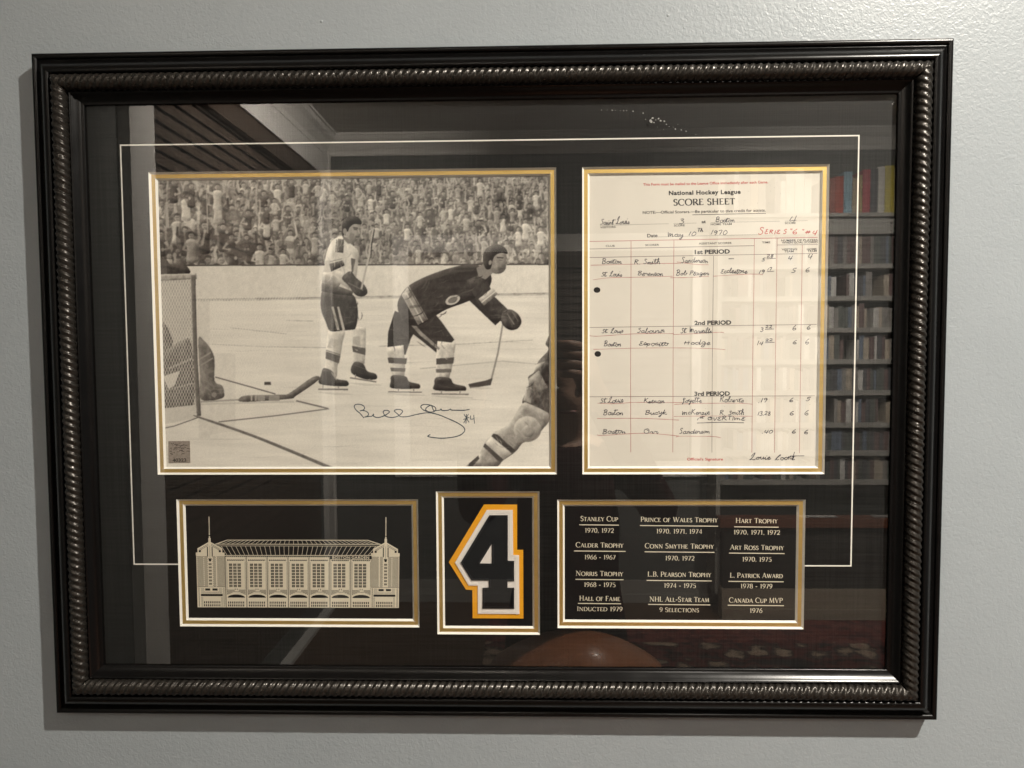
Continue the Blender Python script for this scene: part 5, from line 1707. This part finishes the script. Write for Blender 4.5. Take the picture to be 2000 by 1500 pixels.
def book(x, y1, z, w_, h, dep, ci, label, group):
    o = empty('book', (x + w_ / 2, y1 - dep / 2, z), label, 'book', group)
    m = MB()
    m.box(x, x + 0.003, y1 - dep, y1, z, z + h)
    m.box(x + w_ - 0.003, x + w_, y1 - dep, y1, z, z + h)
    m.box(x + 0.003, x + w_ - 0.003, y1 - 0.004, y1, z, z + h)
    m.build('cover', BV_[ci], o)
    m = MB()
    m.box(x + 0.003, x + w_ - 0.003, y1 - dep + 0.004, y1 - 0.004, z + 0.003, z + h - 0.003)
    m.build('page_block', M['core'], o)


x, k = mir(1610, 400, 3.4).x, 0
z0 = bz[0] + 0.021
seq = [(5, .035, .19), (0, .03, .20), (1, .045, .21), (2, .045, .235), (3, .03, .2), (9, .022, .215), (4, .04, .245), (5, .04, .25), (6, .035, .26), (7, .05, .265), (8, .03, .25), (5, .02, .24), (3, .04, .265), (9, .035, .2), (6, .03, .22), (10, .04, .24), (1, .04, .22), (8, .04, .25), (3, .05, .2)]
seen_names = {}
for ci, w_, h in seq:
    if x > bx1 - 0.1:
        break
    nm = CN[ci]
    seen_names[nm] = seen_names.get(nm, 0) + 1
    nth = ['', 'another ', 'a third '][min(2, seen_names[nm] - 1)]
    book(x, by1 - 0.03, z0, w_, h, .16, ci, '%s%s book standing in the row on top of the bookcase' % (nth, nm), 'books on top of the bookcase')
    x += w_ + 0.002
# books left of them that show as pale shapes over the score sheet
x = mir(1405, 400, 3.4).x
while x < mir(1600, 400, 3.4).x:
    w_ = random.uniform(.02, .05)
    ci = random.choice((3, 5, 6, 6, 8, 10, 12))
    book(x, by1 - 0.03, z0, w_, random.uniform(.18, .27), .16, ci, 'book faintly mirrored over the upper part of the score sheet', 'books mirrored over the score sheet')
    x += w_ + random.choice((.002, .002, .05))
proto = {}
for r in range(1, len(bz) - 1):
    x = bx0 + 0.03
    z = bz[r] + 0.001
    hmax = bz[r - 1] - 0.03 - bz[r]
    while x < mir(1760, 700, 3.4).x + 0.05:
        w_ = random.uniform(.012, .030)
        if random.random() < .06:
            x += random.uniform(.03, .09)
        m = MB()
        h = min(hmax * random.uniform(.72, .92), .24)
        m.box(x, x + w_, by1 - .16, by1 - .03, z, z + h)
        tag(m.build('book', BM[random.choice((5, 5, 10, 11, 11, 12, 12, 13, 13, 3, 6, 5))]), 'small book spine packed on a lower shelf of the white bookcase', 'book', 'books on the lower shelves')
        x += w_ + .0012

# low cabinet under the bookcase, rug, round table
d0 = mir(1400, 1030, 3.36)
dz = mir(1650, 1008, 3.36).z
desk = empty('low_cabinet', ((d0.x + 2.4) / 2, -3.4, FLOOR), 'dark cabinet with a reddish wooden top below the bookcase, mirrored low at right', 'cabinet')
m = MB()
m.box(d0.x, 2.42, -3.39, -3.30, dz - 0.05, dz)
m.build('cabinet_top', M['desk'], desk)
m = MB()
m.box(d0.x + 0.03, 2.40, -3.39, -3.335, FLOOR + 0.17, dz - 0.051)
m.build('cabinet_body', mat('dark_panel', (0.05, 0.045, 0.04), 0.5, var=0.2), desk)
m = MB()
m.box(d0.x + 0.02, 2.41, -3.395, -3.325, FLOOR + 0.06, FLOOR + 0.169)
m.box(d0.x + 0.02, 2.41, -3.395, -3.312, FLOOR + 0.001, FLOOR + 0.059)
m.build('plinth', mat('pale_plinth', (0.40, 0.34, 0.26), 0.5, var=0.1), desk)
for dx_, c_, l_ in ((0.55, (0.62, 0.6, 0.56), 'loose white paper lying on the low cabinet'), (0.95, (0.4, 0.38, 0.36), 'grey paper lying further right on the low cabinet')):
    m = MB()
    a = Matrix.Rotation(random.uniform(-.08, .08), 4, 'Z')
    q = [a @ Vector(p) for p in ((-.10, -.03, 0), (.10, -.03, 0), (.10, .03, 0.004), (-.10, .03, 0))]
    m.quad(*[(p.x + d0.x + dx_, p.y - 3.345, p.z + dz + .003) for p in q])
    tag(m.build('paper_sheet', mat('loose_paper', c_, .7)), l_, 'paper')


def rug_mat(name, sc, cols):
    """wool pile in blotchy medallions of several colours"""
    m_ = mat(name, (0.10, 0.04, 0.035), 0.95, spec=0.1, bump=0.3, bscale=300)
    N, L = m_.node_tree.nodes, m_.node_tree.links
    tc = N.new('ShaderNodeTexCoord')
    n1 = N.new('ShaderNodeTexNoise')
    n1.inputs['Scale'].default_value = sc * 1.6
    n1.inputs['Detail'].default_value = 4
    L.new(tc.outputs['Object'], n1.inputs['Vector'])
    mx = N.new('ShaderNodeMix')
    mx.data_type = 'VECTOR'
    mx.inputs[0].default_value = 0.10
    L.new(tc.outputs['Object'], mx.inputs[4])
    L.new(n1.outputs['Color'], mx.inputs[5])
    vo = N.new('ShaderNodeTexVoronoi')
    vo.inputs['Scale'].default_value = sc
    L.new(mx.outputs[1], vo.inputs['Vector'])
    cr_ = N.new('ShaderNodeValToRGB')
    e = cr_.color_ramp.elements
    e[0].position, e[0].color = 0.0, (*cols[0], 1)
    e[1].position, e[1].color = 0.75, (*cols[-1], 1)
    for i_, c_ in enumerate(cols[1:-1]):
        k_ = e.new(0.16 + 0.14 * i_)
        k_.color = (*c_, 1)
    L.new(vo.outputs['Distance'], cr_.inputs[0])
    L.new(cr_.outputs[0], N['Principled BSDF'].inputs['Base Color'])
    return m_


rug = empty('rug', (1.0, -1.9, FLOOR), 'dark red patterned wool rug on the floor, mirrored low at right', 'rug')
ry0 = -2.92
m = MB()
m.box(-0.2, 2.5, -2.98, -1.45, FLOOR + 0.001, FLOOR + 0.009)
m.build('field', rug_mat('rug_field', 9, ((.34, .15, .12), (.42, .32, .24), (.36, .27, .20), (.05, .04, .04), (.16, .05, .045), (.03, .026, .026))), rug)
m = MB()
m.box(-0.2, 2.5, -3.29, -2.981, FLOOR + 0.001, FLOOR + 0.009)
m.build('border', rug_mat('rug_border', 17, ((.30, .22, .17), (.26, .09, .07), (.20, .065, .055), (.22, .07, .06), (.17, .055, .05), (.10, .04, .04))), rug)

tz = -0.63
tcx, tcy, tr = 0.13, -0.829, 0.18
tb = empty('round_stool', (tcx, tcy, FLOOR), 'round stool with a polished brown domed wooden seat, mirrored at the bottom of the glass', 'stool')
n = 64
ring = [(math.cos(2 * math.pi * k / n), math.sin(2 * math.pi * k / n)) for k in range(n)]


def turned(name, prof, cx_, cy_, material):
    m_ = MB()
    vs_ = [(cx_ + c * r, cy_ + s_ * r, tz + zz_) for r, zz_ in prof for c, s_ in ring]
    m_.add(vs_, [(i * n + k, (i + 1) * n + k, (i + 1) * n + (k + 1) % n, i * n + (k + 1) % n) for i in range(len(prof) - 1) for k in range(n)])
    return m_.build(name, material, tb, True)


turned('seat', [(tr * q, 0.065 * (1 - q * q)) for q in (0.001, .15, .3, .45, .6, .72, .83, .92, 1.0)] + [(tr + .004, -.008), (tr + .002, -.020), (tr - .015, -.028), (0.001, -.028)], tcx, tcy, M['table'])
for a_ in (45, 135, 225, 315):
    turned('leg', [(.001, -.029), (.019, -.029), (.016, -.3), (.014, FLOOR - tz), (.001, FLOOR - tz)], tcx + .12 * math.cos(math.radians(a_)), tcy + .12 * math.sin(math.radians(a_)), M['table'])

# ------------------------------------------------------------------ the person taking the picture, seen only in the glass
PXX, PYY = mir(1105, 760, 1.17).x, -1.17
person = empty('person', (PXX, PYY, FLOOR), 'person in a dark maroon sweater holding up a phone, dimly mirrored between the windows', 'person')
cxl = CAM.x - PXX
J = {}
EDG = []


def jt(n, p, r, to=None):
    J[n] = (p, r if isinstance(r, tuple) else (r, r))
    if to:
        EDG.append((to, n))


jt('pelvis', (0, 0, .80), (.155, .105))
jt('waist', (0, .005, .94), (.135, .095), 'pelvis')
jt('chest', (0, 0, 1.10), (.155, .105), 'waist')
jt('upper', (0, -.005, 1.22), (.12, .08), 'chest')
jt('neck', (0, .0, 1.29), .052, 'upper')
jt('jaw', (0, .025, 1.345), (.058, .062), 'neck')
jt('face', (0, .02, 1.40), (.070, .085), 'jaw')
jt('skull', (0, .005, 1.455), (.068, .082), 'face')
jt('crown', (0, .0, 1.495), (.04, .05), 'skull')
for sd in (-1, 1):
    k = 'l' if sd < 0 else 'r'
    jt(k + 'sh', (sd * .165, -.01, 1.215), .062, 'upper')
    jt(k + 'el', (sd * .215, .17, 1.13), .045, k + 'sh')
    wr = (cxl + sd * .115, .40, 1.44)
    jt(k + 'fo', ((sd * .215 + wr[0]) / 2, .29, 1.29), .040, k + 'el')
    jt(k + 'wr', wr, (.027, .027), k + 'fo')
    pm = (cxl + sd * .098, .455, 1.487)
    jt(k + 'pm', pm, (.030, .022), k + 'wr')
    for i, (ox, oz, ln_) in enumerate(((.010, .030, .070), (.002, .014, .078), (-.004, -.004, .072), (-.008, -.022, .058))):
        b = (pm[0] - sd * .004, pm[1] + .018, pm[2] + oz)
        jt(k + 'f%da' % i, b, .0105, k + 'pm')
        jt(k + 'f%db' % i, (b[0] - sd * ln_ * .35, b[1] + .022, b[2] + .004), .0095, k + 'f%da' % i)
        jt(k + 'f%dc' % i, (b[0] - sd * ln_ * .75, b[1] + .020, b[2] + .004), .0080, k + 'f%db' % i)
    jt(k + 'ta', (pm[0] - sd * .006, pm[1] - .012, pm[2] + .020), .0125, k + 'pm')
    jt(k + 'tb', (pm[0] - sd * .034, pm[1] - .010, pm[2] + .036), .0105, k + 'ta')
    jt(k + 'hp', (sd * .085, 0, .74), .092, 'pelvis')
    jt(k + 'kn', (sd * .095, .015, .43), .060, k + 'hp')
    jt(k + 'ca', (sd * .098, -.01, .30), .056, k + 'kn')
    jt(k + 'an', (sd * .10, -.02, .08), .040, k + 'ca')
    jt(k + 'he', (sd * .10, -.03, .045), .042, k + 'an')
    jt(k + 'to', (sd * .11, .15, .032), (.042, .028), k + 'he')
names = list(J)
me = bpy.data.meshes.new('body')
me.from_pydata([J[n][0] for n in names], [(names.index(a), names.index(b)) for a, b in EDG], [])
ob = bpy.data.objects.new('body', me)
COL.objects.link(ob)
md = ob.modifiers.new('skin', 'SKIN')
md.use_smooth_shade = True
for i, n in enumerate(names):
    me.skin_vertices[0].data[i].radius = J[n][1]
    me.skin_vertices[0].data[i].use_root = (n == 'pelvis')
ob.modifiers.new('sub', 'SUBSURF').levels = 2
ob.modifiers['sub'].render_levels = 2
bpy.context.view_layer.update()
bme = bpy.data.meshes.new_from_object(ob.evaluated_get(bpy.context.evaluated_depsgraph_get()))
bpy.data.objects.remove(ob)
bme.name = 'body'
for nm in (mat('maroon_knit', (0.045, 0.012, 0.014), 0.9, spec=.1, var=.2, bump=.4, bscale=400), mat('dark_trousers', (0.012, 0.012, 0.016), 0.9, spec=.1), mat('skin_tone', (0.50, 0.30, 0.21), 0.5, var=.06), mat('dark_shoes', (0.01, 0.009, 0.008), 0.5)):
    bme.materials.append(nm)
for p in bme.polygons:
    x_, y_, z_ = p.center
    p.material_index = 3 if z_ < .085 else 1 if z_ < .86 and abs(x_) < .3 and y_ < .12 else 2 if (z_ > 1.275 and y_ < .15) or (y_ > .39) else 0
    p.use_smooth = True
# a nose and the sockets of the eyes, pulled out of the face
for v in bme.vertices:
    x_, y_, z_ = v.co
    if y_ > .05 and 1.32 < z_ < 1.5 and y_ < .2:
        v.co.y += .022 * math.exp(-((x_ / .013) ** 2) - ((z_ - 1.392) / .018) ** 2) - .010 * (math.exp(-(((x_ - .030) / .014) ** 2) - ((z_ - 1.418) / .012) ** 2) + math.exp(-(((x_ + .030) / .014) ** 2) - ((z_ - 1.418) / .012) ** 2))
body = bpy.data.objects.new('body', bme)
COL.objects.link(body)
body.parent = person


def blob(nm, c, r, m_, seg=16, cut=None):
    bm = bmesh.new()
    bmesh.ops.create_uvsphere(bm, u_segments=seg, v_segments=seg // 2 + 2, radius=1)
    for v in bm.verts:
        v.co = Vector((v.co.x * r[0], v.co.y * r[1], v.co.z * r[2]))
    if cut:
        bmesh.ops.delete(bm, geom=[f for f in bm.faces if cut(f.calc_center_median())], context='FACES')
    me_ = bpy.data.meshes.new(nm)
    bm.to_mesh(me_)
    bm.free()
    me_.materials.append(m_)
    me_.polygons.foreach_set('use_smooth', [True] * len(me_.polygons))
    o_ = bpy.data.objects.new(nm, me_)
    o_.location = c
    COL.objects.link(o_)
    o_.parent = person
    return o_


blob('hair', (0, -.008, 1.435), (.079, .095, .085), mat('dark_hair', (0.02, 0.014, 0.010), .6, var=.3, vscale=200, bump=.5, bscale=300), 24, lambda c: c.y > .045 and c.z < .035 or c.z < -.035 and c.y > -.02)
eye = mat('eye_white', (.55, .53, .5), .2)
for sd in (-1, 1):
    blob('eye', (sd * .030, .082, 1.418), (.011, .009, .007), eye, 12)
    blob('ear', (sd * .073, .0, 1.405), (.010, .022, .032), bme.materials[2], 12)
blob('mouth', (0, .084, 1.362), (.023, .008, .006), mat('lips', (.36, .16, .14), .45), 12)
ph = empty('phone', (CAM.x, CAM.y - .016, CAM.z), 'black phone held up level with both hands in front of the face', 'phone')
bm = bmesh.new()
bmesh.ops.create_cube(bm, size=1)
for v in bm.verts:
    v.co = Vector((v.co.x * .147, v.co.y * .008, v.co.z * .0715))
bmesh.ops.bevel(bm, geom=[e for e in bm.edges if abs(e.verts[0].co.y - e.verts[1].co.y) > .001], offset=.009, segments=5, affect='EDGES')
me = bpy.data.meshes.new('phone_case')
bm.to_mesh(me)
bm.free()
me.materials.append(M['card'])
o = bpy.data.objects.new('phone_case', me)
COL.objects.link(o)
o.parent = ph
o.location = (-.058, 0, -.018)
